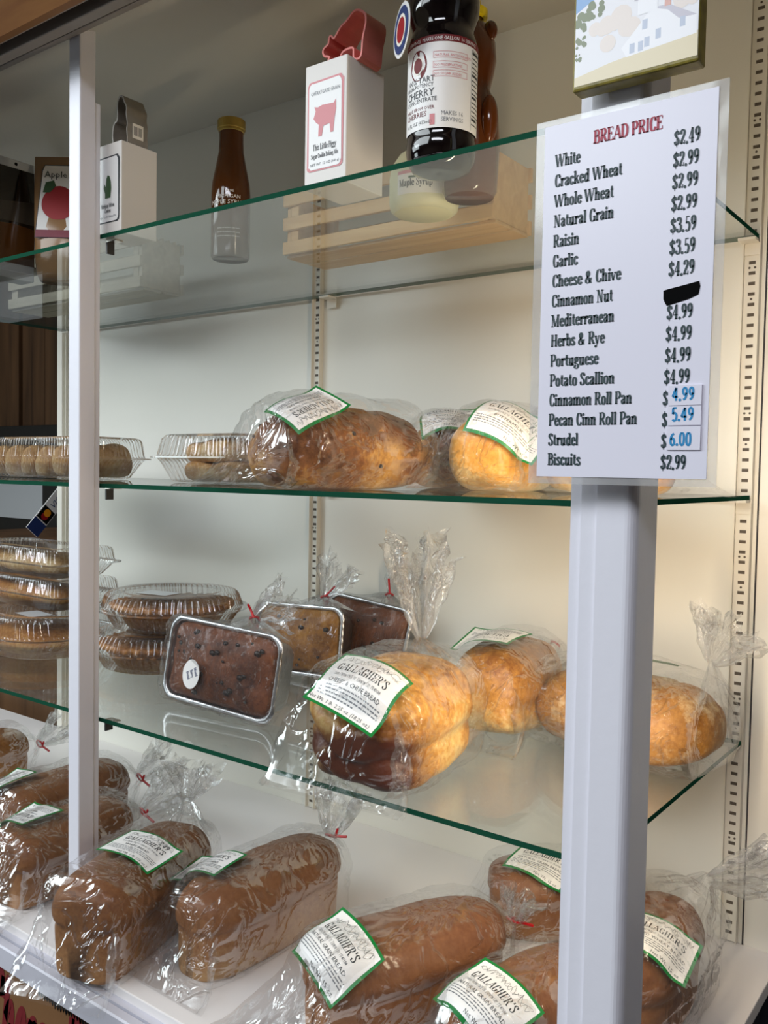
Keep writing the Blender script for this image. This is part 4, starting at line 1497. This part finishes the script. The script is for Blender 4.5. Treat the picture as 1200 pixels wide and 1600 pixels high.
def rrect(a, b, r, n, z, corr=0, pitch=.009):
    """rounded rectangle ring, half sizes a, b, corner r, evenly spaced, corrugated"""
    r = min(r, a, b)
    sides = [2 * (b - r), 2 * (a - r), 2 * (b - r), 2 * (a - r)]
    arc = PI / 2 * r
    per = sum(sides) + 4 * arc
    cs = [(a - r, b - r, 0), (-a + r, b - r, PI / 2), (-a + r, -b + r, PI), (a - r, -b + r, 1.5 * PI)]
    waves = round(per / pitch)
    out = []
    for k in range(n):
        s = per * k / n
        c = corr * math.cos(2 * PI * waves * k / n)
        u = s
        for i in range(4):
            cx, cy, a0 = cs[i]
            if u <= arc + 1e-12:
                an = a0 + (u / r if r > 0 else 0)
                out.append((cx + (r + c) * math.cos(an), cy + (r + c) * math.sin(an), z)); break
            u -= arc
            L_ = sides[(i + 1) % 4]
            if u <= L_ + 1e-12:
                an = a0 + PI / 2
                p0 = (cx + (r + c) * math.cos(an), cy + (r + c) * math.sin(an))
                out.append((p0[0] + math.cos(an + PI / 2) * u, p0[1] + math.sin(an + PI / 2) * u, z)); break
            u -= L_
        else:
            out.append((a, b - r, z))
    return out


def clamshell(pos, deg, a, b, r, hb, hl, label, n=560, corr=.0017, pitch=.0085, flare=.012, flange=.010, sticker=None, group=None, inset=.88):
    t = thing('clamshell_box', label, 'container', pos, (0, 0, math.radians(deg)), group)
    m = MB()
    m.rings([rrect(a * inset - flare, b * inset - flare, r, n, .0005), rrect(a * inset - flare * .6, b * inset - flare * .6, r, n, .003, corr * .6, pitch),
             rrect(a * .97 - flare * .3, b * .97 - flare * .3, r, n, hb * .8, corr, pitch), rrect(a, b, r, n, hb, 0, pitch)], M['clear'], True)
    m.build('base', t, smooth=False, fix=False)
    m = MB()
    m.rings([rrect(a, b, r, n, hb), rrect(a + flange, b + flange, r + flange, n, hb - .001), rrect(a + flange, b + flange, r + flange, n, hb + .0015), rrect(a + .001, b + .001, r, n, hb + .002)], M['clear'])
    m.build('rim', t, smooth=False, fix=False)
    m = MB()
    m.rings([rrect(a, b, r, n, hb + .0025), rrect(a - .002, b - .002, r, n, hb + .005, corr, pitch), rrect(a - flare * .55, b - flare * .55, r, n, hb + hl * .78, corr, pitch),
             rrect(a - flare * .85, b - flare * .85, r, n, hb + hl * .95, corr * .5, pitch), rrect(a - flare * 1.3, b - flare * 1.3, r, n, hb + hl),
             rrect(a - flare * 1.3 - .016, b - flare * 1.3 - .016, r, n, hb + hl), rrect(a - flare * 1.3 - .019, b - flare * 1.3 - .019, r, n, hb + hl - .003)], M['clear'], False, True)
    lid = m.build('lid', t, smooth=False, fix=False)
    if sticker:
        m = MB()
        sx, sy, rz = sticker
        R3 = Matrix.Rotation(math.radians(rz), 3, 'Z')
        m.add([R3 @ Vector((x, y, 0)) + Vector((sx, sy, hb + hl - .0022)) for x, y in ((-.034, -.022), (.034, -.022), (.034, .022), (-.034, .022))], [(0, 1, 2, 3)], M['bezel'])
        m.build('top_label', t, fix=False)
    return t


def lump(name, mm, pos, deg, L, W, H, label, seed, kind='round', pe=3, group=None, cat='pastry', amp=.004):
    m = MB()
    m.rings(loaf_rings(kind, L, W, H, pe, 0, 48, 25, amp, seed), mm, True, True)
    o = m.build(name, smooth=True)
    o.location = pos
    o.rotation_euler = (0, 0, math.radians(deg))
    return tag(o, label, cat, group)


MT, BT = ZM + .0035, ZB + .0035
# long clamshell of biscuits, left of the slim post on the middle shelf
clamshell((-1.230, -.235, MT), 0, .185, .075, .018, .038, .040, 'long ribbed clamshell of biscuits behind the slim post on the middle shelf', flare=.010)
bl = ['golden biscuit at the right end of the long ribbed clamshell', 'golden biscuit next to the right end biscuit, behind the slim post', 'golden biscuit left of the slim post in the long clamshell',
      'golden biscuit second left of the slim post in the long clamshell', 'golden biscuit at the left edge of the picture in the long clamshell', 'golden biscuit beyond the left picture edge in the long clamshell']
for k in range(6):
    lump('biscuit', CR['strudel'], (-1.094 - k * .054, -.235, MT + .003), 0, .112, .0555, .060, bl[k], 20 + k, pe=5, group='biscuits in the long clamshell', amp=.005)
# strudel clamshell on the middle shelf
clamshell((-.748, -.235, MT), 0, .100, .078, .018, .040, .038, 'ribbed clamshell of strudel pieces between the slim post and the big cinnamon loaf', flare=.012)
for k, (dx, dy, dz, L_, W_, H_) in enumerate([(0, -.030, 0, .135, .062, .034), (-.005, .032, 0, .13, .06, .045), (.0, -.022, .031, .128, .066, .036)]):
    lump('strudel', CR['strudel'], (-.740 + dx, -.235 + dy, MT + .002 + dz), 86, L_, W_, H_,
         ['front lower piece of strudel in the square clamshell', 'rear piece of strudel in the square clamshell', 'upper piece of strudel lying on the others in the square clamshell'][k], 40 + k, pe=5, group='strudel pieces', amp=.008)

# lowest shelf, left: a round clamshell with two rectangular ones on it
clamshell((-1.205, -.275, BT), 0, .130, .115, .09, .040, .038, 'oval ribbed pastry clamshell at the foot of the stack left of the slim post', sticker=(.02, -.04, -8), flare=.012)
lump('pastry_ring', CR['pie'], (-1.205, -.275, BT + .004), 90, .215, .19, .050, 'flat brown pastry in the oval clamshell left of the slim post', 51, pe=2.4, group=None, amp=.005)
for k in range(2):
    z = BT + .080 + k * .060
    clamshell((-1.295 + .006 * (1 - k), -.235 - .004 * k, z), 0, .165, .075, .018, .028, .030, ['lower rectangular clamshell of pastry stacked on the oval clamshell', 'upper rectangular clamshell of pastry on top of the left stack'][k], flare=.009)
    lump('pastry_slab', CR['strudel'] if k else CR['pie'], (-1.31, -.235, z + .003), 90, .27, .10, .040, ['orange brown pastry slab in the lower rectangular clamshell of the left stack', 'pale brown pastry slab in the top rectangular clamshell of the left stack'][k], 55 + k, pe=5, amp=.005)


def pie_box(pos, label, plabel, seed, sticker=None):
    clamshell(pos, 20 * seed, .124, .124, .124, .036, .030, label, n=720, flare=.016, corr=.0019, pitch=.0105, sticker=sticker)
    t = thing('pie', plabel, 'pie', (pos[0], pos[1], pos[2] + .002))
    m = MB()
    n = 120
    rg = []
    for r, z, wv in ((.01, .002, 0), (.078, .002, 0), (.098, .031, 0), (.107, .036, .0025), (.106, .043, .003), (.098, .044, .002), (.092, .041, 0), (.07, .045, 0), (.04, .049, 0), (.005, .050, 0)):
        rg.append([((r + wv * math.cos(30 * 2 * PI * k / n)) * math.cos(2 * PI * k / n), (r + wv * math.cos(30 * 2 * PI * k / n)) * math.sin(2 * PI * k / n), z + wv * .6 * math.sin(30 * 2 * PI * k / n) + (.002 * noise.noise(Vector((r * 40 * math.cos(2 * PI * k / n), r * 40 * math.sin(2 * PI * k / n), seed))) if z > .04 else 0)) for k in range(n)])
    m.rings(rg, CR['pie'], True, True)
    m.build('pie_crust', t, smooth=True)
    for k in range(5):
        a = 2 * PI * k / 5 + .3
        m = MB()
        m.prism([(math.cos(a) * r + math.sin(a) * w, math.sin(a) * r - math.cos(a) * w) for r, w in ((.02, 0), (.035, .003), (.055, 0), (.035, -.003))], .0475, .0490, M['raisin'])
        m.build('steam_slit', t)


pie_box((-.940, -.215, BT), 'round ribbed pie clamshell under another one, behind the upright foil pan', 'brown pie in the lower of the two round clamshells', 1)
pie_box((-.922, -.205, BT + .0695), 'round ribbed pie clamshell on top of the pair right of the slim post', 'brown pie in the upper of the two round clamshells', 2, sticker=(-.02, -.03, -30))


# foil pan breads, standing on their long edge and facing out
def foil_pan(pos, deg, lean, spin, crustm, label, seed, a=.108, b=.057, depth=.05, oval=None, knot=None, tail=None, bits=0, tie_dir=None, spread=.04):
    t = thing('foil_pan_bread', label, 'bread', pos, (0, 0, 0))
    t.rotation_euler = (Matrix.Rotation(math.radians(deg), 3, 'Z') @ Matrix.Rotation(math.radians(90 - lean), 3, 'X') @ Matrix.Rotation(math.radians(spin), 3, 'Z')).to_euler()
    # local: x along the pan, y up the short side, z out of the opening
    m = MB()
    n = 200
    m.rings([rrect(a * .82, b * .74, .016, n, -depth), rrect(a * .84, b * .78, .018, n, -depth + .003, .0007, .005), rrect(a * .95, b * .93, .022, n, -.004, .0007, .005), rrect(a * .965, b * .95, .022, n, 0)], M['foil'], True)
    m.rings([rrect(a * .94, b * .92, .021, n, -.002), rrect(a * .82, b * .76, .016, n, -depth + .002)], M['foil'], False, False)
    m.build('pan', t, smooth=True, fix=False)
    m = MB()
    rr = []
    for k in range(9):
        an = 2 * PI * k / 8
        rr.append(rrect(a * .985 + .0038 * math.cos(an), b * .975 + .0038 * math.cos(an), .022, n, .0005 + .0028 * math.sin(an), .0004, .004))
    m.rings(rr, M['foil']); m.build('rolled_rim', t, smooth=True)
    m = MB()
    rg = []
    for s, z in ((.93, -.012), (.93, -.006), (.88, .001), (.76, .007), (.55, .012), (.3, .015), (.04, .016)):
        rg.append([(x + .002 * noise.noise(Vector((x * 50, y * 50, seed))), y, z + .004 * noise.noise(Vector((x * 40, y * 40, seed + 3)))) for x, y, _ in rrect(a * s, b * s, .02 * s, 120, z)])
    m.rings(rg, crustm, False, True)
    rnd = random.Random(seed)
    for k in range(bits):
        x, y = rnd.uniform(-.8, .8) * a, rnd.uniform(-.75, .75) * b
        r = rnd.uniform(.002, .005)
        bm_ = bmesh.new(); bmesh.ops.create_icosphere(bm_, subdivisions=1, radius=r)
        zz = .016 * (1 - max(abs(x / a), abs(y / b)) ** 2.5)
        m.add([(v.co.x * 1.4 + x, v.co.y + y, v.co.z * .5 + zz) for v in bm_.verts], [tuple(q.index for q in f.verts) for f in bm_.faces], M['raisin']); bm_.free()
    m.build('bread_top', t, smooth=True)
    # bag drawn over the whole pan, gathered above
    kn = Vector(knot if knot else (0, b + .02, -.01))
    m = MB()
    rg = []
    off = Vector((seed, 2 * seed, 0))
    for s, z in ((.80, -depth - .004), (.88, -depth * .6), (1.0, -.012), (1.035, .001), (1.02, .006), (.95, .012), (.8, .018), (.5, .022), (.2, .0235), (.02, .0235)):
        ring = []
        for x, y, zz in rrect(a * s + .003, b * s + .003, .024 * s, 160, z):
            q = Vector((x, y, zz))
            # film pulls up toward the knot
            pull = max(0, 1 - (Vector((x, y, 0)) - Vector((kn.x, b, 0))).length / .07)
            q.y += .018 * pull ** 2 if y > 0 else 0
            nn = 1 - 2 * abs(noise.noise(Vector((x * 30, y * 55, z * 40)) + off))
            q += Vector((0, 0, .0028 * nn + .0022 * noise.noise(q * 90 + off)))
            rd = Vector((x, y, 0)).normalized()
            q += rd * .0025 * noise.noise(q * 60 + off)
            ring.append(q)
        rg.append(ring)
    m.rings(rg, M['wrap'], False, True)
    bg_ = m.build('plastic_bag', t, smooth=True, fix=False)
    m = MB()
    # cone up to the knot
    base = [Vector((kn.x + .055 * math.cos(2 * PI * k / 60) * 1.2, b - .004 + .006 * math.sin(2 * PI * k / 60), -.015 + .026 * math.sin(2 * PI * k / 60))) for k in range(60)]
    rg = []
    for j in range(8):
        u = j / 7
        rg.append([q.lerp(kn + (q - kn) * .12, u) * 1.0 + Vector((0, .003 * u * math.sin(9 * k * PI / 30), .003 * math.sin(7 * k * PI / 30 + seed))) for k, q in enumerate(base)])
    m.rings(rg, M['bagruff'])
    tl = Vector(tail if tail else (.3, 1, 0))
    ruff(m, kn, tl, .055, spread, seed, M['bagruff'], .006)
    m.build('gathered_end', bg_, smooth=True, fix=False)
    m = MB()
    tube(m, [kn + Vector((.007 * math.cos(k * .5), .002 * math.sin(k), .007 * math.sin(k * .5))) for k in range(14)], .0016, M['red'], 6)
    td = Vector(tie_dir if tie_dir else (.02, .012, .01))
    tube(m, [kn + Vector((.004, 0, .006)), kn + td * .6, kn + td], .0018, M['red'], 6)
    m.build('twist_tie', bg_)
    if oval:
        m = MB()
        ox, oy, words = oval
        P = [(.017 * math.cos(2 * PI * k / 36), .021 * math.sin(2 * PI * k / 36)) for k in range(36)]
        m.add([(ox + x, oy + y, .0262) for x, y in P], [tuple(range(36))], M['white'])
        for i, w_ in enumerate(words):
            p_, wd = lettering(w_, .0052, 1, mono=.11)
            flat_art(place(p_, -wd / 2, .008 - i * .008, .0), M['navy'], m, (ox, oy, .0266), (.45, -.9, 0), (.9, .45, 0))
        m.build('oval_label', t, fix=False)
    return t


foil_pan((-.618, -.372, BT + .0675), 1, 9, -2, CR['quick'], 'dark berry bread in a foil pan standing upright with an oval white label, frontmost', 3, a=.112, b=.060,
         oval=(-.030, -.015, ('Mixed', 'Berry', 'Bread')), knot=(.042, .078, -.012), tail=(.9, .55, -.1), bits=26, tie_dir=(-.006, .018, .012))
foil_pan((-.690, -.130, BT + .065), 2, 8, 2, CR['nut'], 'golden bread in a foil pan half hidden behind the frontmost foil pan', 5, a=.096, b=.058, knot=(.045, .075, -.012), tail=(.5, .9, 0), bits=10, tie_dir=(.028, .018, .012))
foil_pan((-.606, -.056, BT + .072), 0, 12, -5, CR['quick'], 'dark brown bread in a foil pan rearmost by the slotted strip', 6, a=.094, b=.06, oval=(-.035, -.02, ('Bread',)), knot=(.03, .078, -.012), tail=(.35, .9, -.2), bits=12, tie_dir=(-.002, .026, .010))

# ================================================================== BAGGED LOAVES
D_ = ZD + .0002
# deck, left to right
bagged_loaf((-1.326, -.366, D_), 8, .224, .113, .107, 'pan', 4, CR['far'], 'tan loaf at the far left end of the deck, cut by the picture edge', 11,
            neck=(.02, .15, .06), tail=(0, .8, .3), grow=.007)
bagged_loaf((-1.020, -.366, D_), 2, .239, .116, .108, 'pan', 4, CR['white'], 'brown loaf behind the front left one, label turned sideways at its top left', 12,
            lab=('WHITE BREAD', 'Net Wt. 1 lb.', -.030, -.062, -93, 20, -4, .95, None), neck=(.02, .155, .06), tail=(.1, .8, .35), grow=.007)
bagged_loaf((-.869, -.460, D_), 6, .216, .113, .102, 'pan', 4, CR['white'], 'brown loaf at the front left with its label upside down, half behind the slim post', 13,
            lab=('WHITE BREAD', 'Net Wt. 1 lb.', -.026, -.022, 172, 16, -4, 1.0, None), neck=(.02, .145, .06), tail=(.2, .8, .4), grow=.007)
bagged_loaf((-.643, -.497, D_), 17, .245, .119, .122, 'pan', 4, CR['white'], 'white bread loaf in front of the slim post, price handwritten on its label', 14,
            lab=('WHITE BREAD', 'Net Wt. 1 lb. (16 oz.)', .018, -.015, -8, 4, 0, 1.05, '2.49'), neck=(-.026, .165, .125), tail=(.02, .35, .95), tail_len=.05, spread=.047, grow=.008, flap=.045, tie=False)
bagged_loaf((-.507, -.393, D_), -1, .264, .115, .112, 'pan', 3.0, CR['wheat'], 'tan speckled loaf beside the white bread, bag tied with red at the back', 15,
            lab=('CRACKED WHEAT', 'Net Wt. 16 oz.', -.030, -.058, 6, 8, -6, .98, None), neck=(-.016, .158, .085), tail=(-.1, .5, .85), tail_len=.065, spread=.042, grow=.007, flap=.035, tie_dir=(.9, .1, .1))
bagged_loaf((-.256, -.408, D_), -22, .257, .120, .112, 'pan', 3.6, CR['grain'], 'natural grain loaf at the bottom centre, large label on its front end', 16,
            lab=('NATURAL GRAIN BREAD', 'Net Wt. 15 oz.', .002, -.068, 0, 33, 10, 1.12, None), neck=(.0, .16, .07), tail=(.05, .4, .9), tail_len=.03, spread=.03, grow=.007, flap=.075, front=(-.015, 0))
bagged_loaf((-.100, -.398, D_), -13, .208, .112, .099, 'pan', 3.6, CR['grain'], 'natural grain loaf at the bottom edge just left of the broad post', 17,
            lab=('NATURAL GRAIN BREAD', 'Net Wt. 15 oz.', .002, -.055, -8, 22, 4, 1.1, None), neck=(.0, .14, .07), tail=(0, .8, .5), grow=.007)
bagged_loaf((-.196, -.110, D_), -53, .212, .111, .095, 'pan', 3.2, CR['grain'], 'grain loaf at the back of the deck, left of the broad post', 18,
            lab=('NATURAL GRAIN BREAD', 'Net Wt. 15 oz.', .010, -.034, 55, 4, 14, 1.0, None), neck=(-.01, -.02, .07), tail=None, tie=False, grow=.007)
bagged_loaf((-.034, -.232, D_), 2, .205, .112, .114, 'pan', 3.4, CR['grain'], 'dark brown loaf on the deck showing right of the broad post', 19,
            lab=('CRACKED WHEAT BREAD', 'Net Wt. 15 oz.', .016, -.040, 2, 16, 12, 1.0, None), neck=(.045, .10, .135), tail=(.9, -.05, .4), tail_len=.09, spread=.055, grow=.012, tie=False, crinkle=.007, loose=1.5)

# lowest glass shelf
bagged_loaf((-.287, -.400, BT), 5, .205, .150, .130, 'hearth', 3.6, CR['cheese'], 'golden cheese and chive loaf with its label facing out, bag gathered upright', 21,
            lab=('CHEESE & CHIVE BREAD', 'Net Wt. 1 lb. 2.25 oz. (18.25 oz.)', -.006, -.055, -4, 34, 14, 1.15, None), neck=(.0, .062, .146), tail=(-.06, .0, 1), tail_len=.108, spread=.066, lump=.005, slash=.004, grow=.010, flap=.03, tie=False, crinkle=.005, fold=.012)
bagged_loaf((-.276, -.138, BT), 7, .207, .119, .118, 'hearth', 3.2, CR['gold'], 'golden loaf behind the cheese and chive loaf, label lying on its top', 22,
            lab=('PORTUGUESE BREAD', 'Net Wt. 1 lb. 2 oz.', -.02, .0, 174, 18, 0, 1.1, None), neck=(.02, .14, .09), tail=(.3, .5, .6), lump=.004, slash=.003, grow=.008)
bagged_loaf((-.098, -.147, BT), -99, .241, .157, .101, 'round', 2.6, CR['rustic'], 'rustic floured loaf passing behind the broad post at shelf right', 23,
            lab=('HERBS & RYE BREAD', 'Net Wt. 1 lb. 2 oz.', -.030, .004, 125, 0, 0, 1.0, None), neck=(-.02, .100, .125), tail=(-.1, .35, .9), tail_len=.05, spread=.065, lump=.004, slash=.004, grow=.012, flap=.05, tie=False, crinkle=.006)

# middle glass shelf
bagged_loaf((-.397, -.375, MT), -11, .242, .138, .103, 'round', 3, CR['cinnamon'], 'big cinnamon brown loaf on the middle shelf, bag hanging over the glass edge', 31,
            lab=('CINNAMON BREAD', 'Net Wt. 1 lb. 4 oz.', .006, -.044, -80, 32, 30, .95, None), neck=(.02, .155, .04), tail=(.2, .9, .05), tail_len=.04, spread=.03, lump=.006, slash=.004, bits=26, grow=.010, flap=.05, tie=False, crinkle=.006)
bagged_loaf((-.395, -.105, MT), 12, .19, .115, .105, 'round', 3, CR['cinnamon'], 'dark raisin loaf between the big cinnamon loaf and the buttermilk loaf', 32,
            lab=('RAISIN BREAD', 'Net Wt. 1 lb. 4 oz.', .016, -.03, 20, 36, 0, 1.0, None), neck=(.0, .09, .05), tail=None, tie=False, grow=.008, bits=14)
bagged_loaf((-.262, -.190, MT), 8, .200, .118, .106, 'round', 3, CR['butter'], 'glossy yellow buttermilk loaf with a large label, left of the price sheet', 33,
            lab=('BUTTERMILK', 'Net Wt. 1 lb.', .030, -.042, -6, 46, 12, 1.12, None), neck=(.055, .06, .13), tail=(.2, .1, .9), tail_len=.03, spread=.04, lump=.003, grow=.009, tie=False)
bagged_loaf((-.105, -.215, MT), 60, .170, .11, .060, 'round', 3, CR['butter'], 'low yellow loaf peeking out under the left edge of the price sheet', 34,
            neck=(.0, .11, .03), tail=None, tie=False, lump=.003, grow=.006)

# ================================================================== BEYOND THE CASE
t = thing('notice_frame', 'black framed white notice in front of the dark boards at far left', 'frame', (-3.5, 1.10, 1.1))
m = MB(); m.box(-.35, .23, 0, .03, .08, .60, M['dark']); m.build('frame', t, bevel=.004)
m = MB(); m.box(-.3, .10, -.004, -.0005, .16, .36, M['bezel']); m.build('notice', t)
m = MB(); m.box(-.5, .3, -.2, .06, -.02, .08, M['brown']); m.build('ledge', t)
t = thing('card_sign', 'slanted white sign with payment card logos, below the middle shelf at far left', 'sign', (-1.9, .178, 1.392), (0, 0, math.radians(90)))
m = MB()
Rm = Matrix.Rotation(math.radians(48), 3, 'Y').inverted()
def cs(pts, mm, y):
    m.add([Rm @ Vector((a, y, b)) for a, b in pts], [tuple(range(len(pts)))], mm)
m.box(-.085, .085, 0, .003, -.022, .022, M['white'], Rm)
cs([(-.085, -.022), (-.045, -.022), (-.045, .022), (-.085, .022)], M['navy'], -.0005)
cs([(-.042, -.02), (-.002, -.02), (-.002, .02), (-.042, .02)], M['black'], -.0005)
for cx, mm in ((-.028, 'apple'), (-.016, 'orange')):
    cs([(cx + .011 * math.cos(k * PI / 10), .011 * math.sin(k * PI / 10)) for k in range(20)], M[mm], -.0008 - (.0002 if mm == 'orange' else 0))
p_, wd = sans('VISA', .024)
for vs, fs in place(p_, .006, -.008): m.add([Rm @ Vector((a + b * .2, -.0008, b)) for a, b in vs], fs, M['navy'])
m.build('card', t, fix=False)
t = thing('shop_counter', 'dark brown counter beyond the left end of the case, behind the card sign', 'counter', (-1.99, .55, 0))
m = MB(); m.box(-.28, .28, -.48, .48, 1.29, 1.312, M['brown']); m.build('counter_top', t, bevel=.003)
m = MB(); m.box(-.26, .26, -.46, .46, 0, 1.29, M['brown']); m.build('counter_body', t)
# cardboard box in front of the plinth
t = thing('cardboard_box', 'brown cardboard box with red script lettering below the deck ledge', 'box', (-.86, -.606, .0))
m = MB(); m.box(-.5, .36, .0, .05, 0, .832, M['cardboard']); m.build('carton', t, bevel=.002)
m = MB()
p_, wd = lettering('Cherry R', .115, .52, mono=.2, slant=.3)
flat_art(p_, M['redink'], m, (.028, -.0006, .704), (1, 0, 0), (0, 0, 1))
rnd = random.Random(4)
for k in range(34):
    x = .155 + k * .006
    hh = rnd.uniform(.010, .014)
    m.add([(x, -.0006, .829), (x + .0045, -.0006, .829), (x + .0055, -.0006, .829 - hh * .6), (x + .003, -.0006, .829 - hh), (x + .0005, -.0006, .829 - hh * .5)], [(0, 1, 2, 3, 4)], M['black'])
m.build('printed_script', t, fix=False)
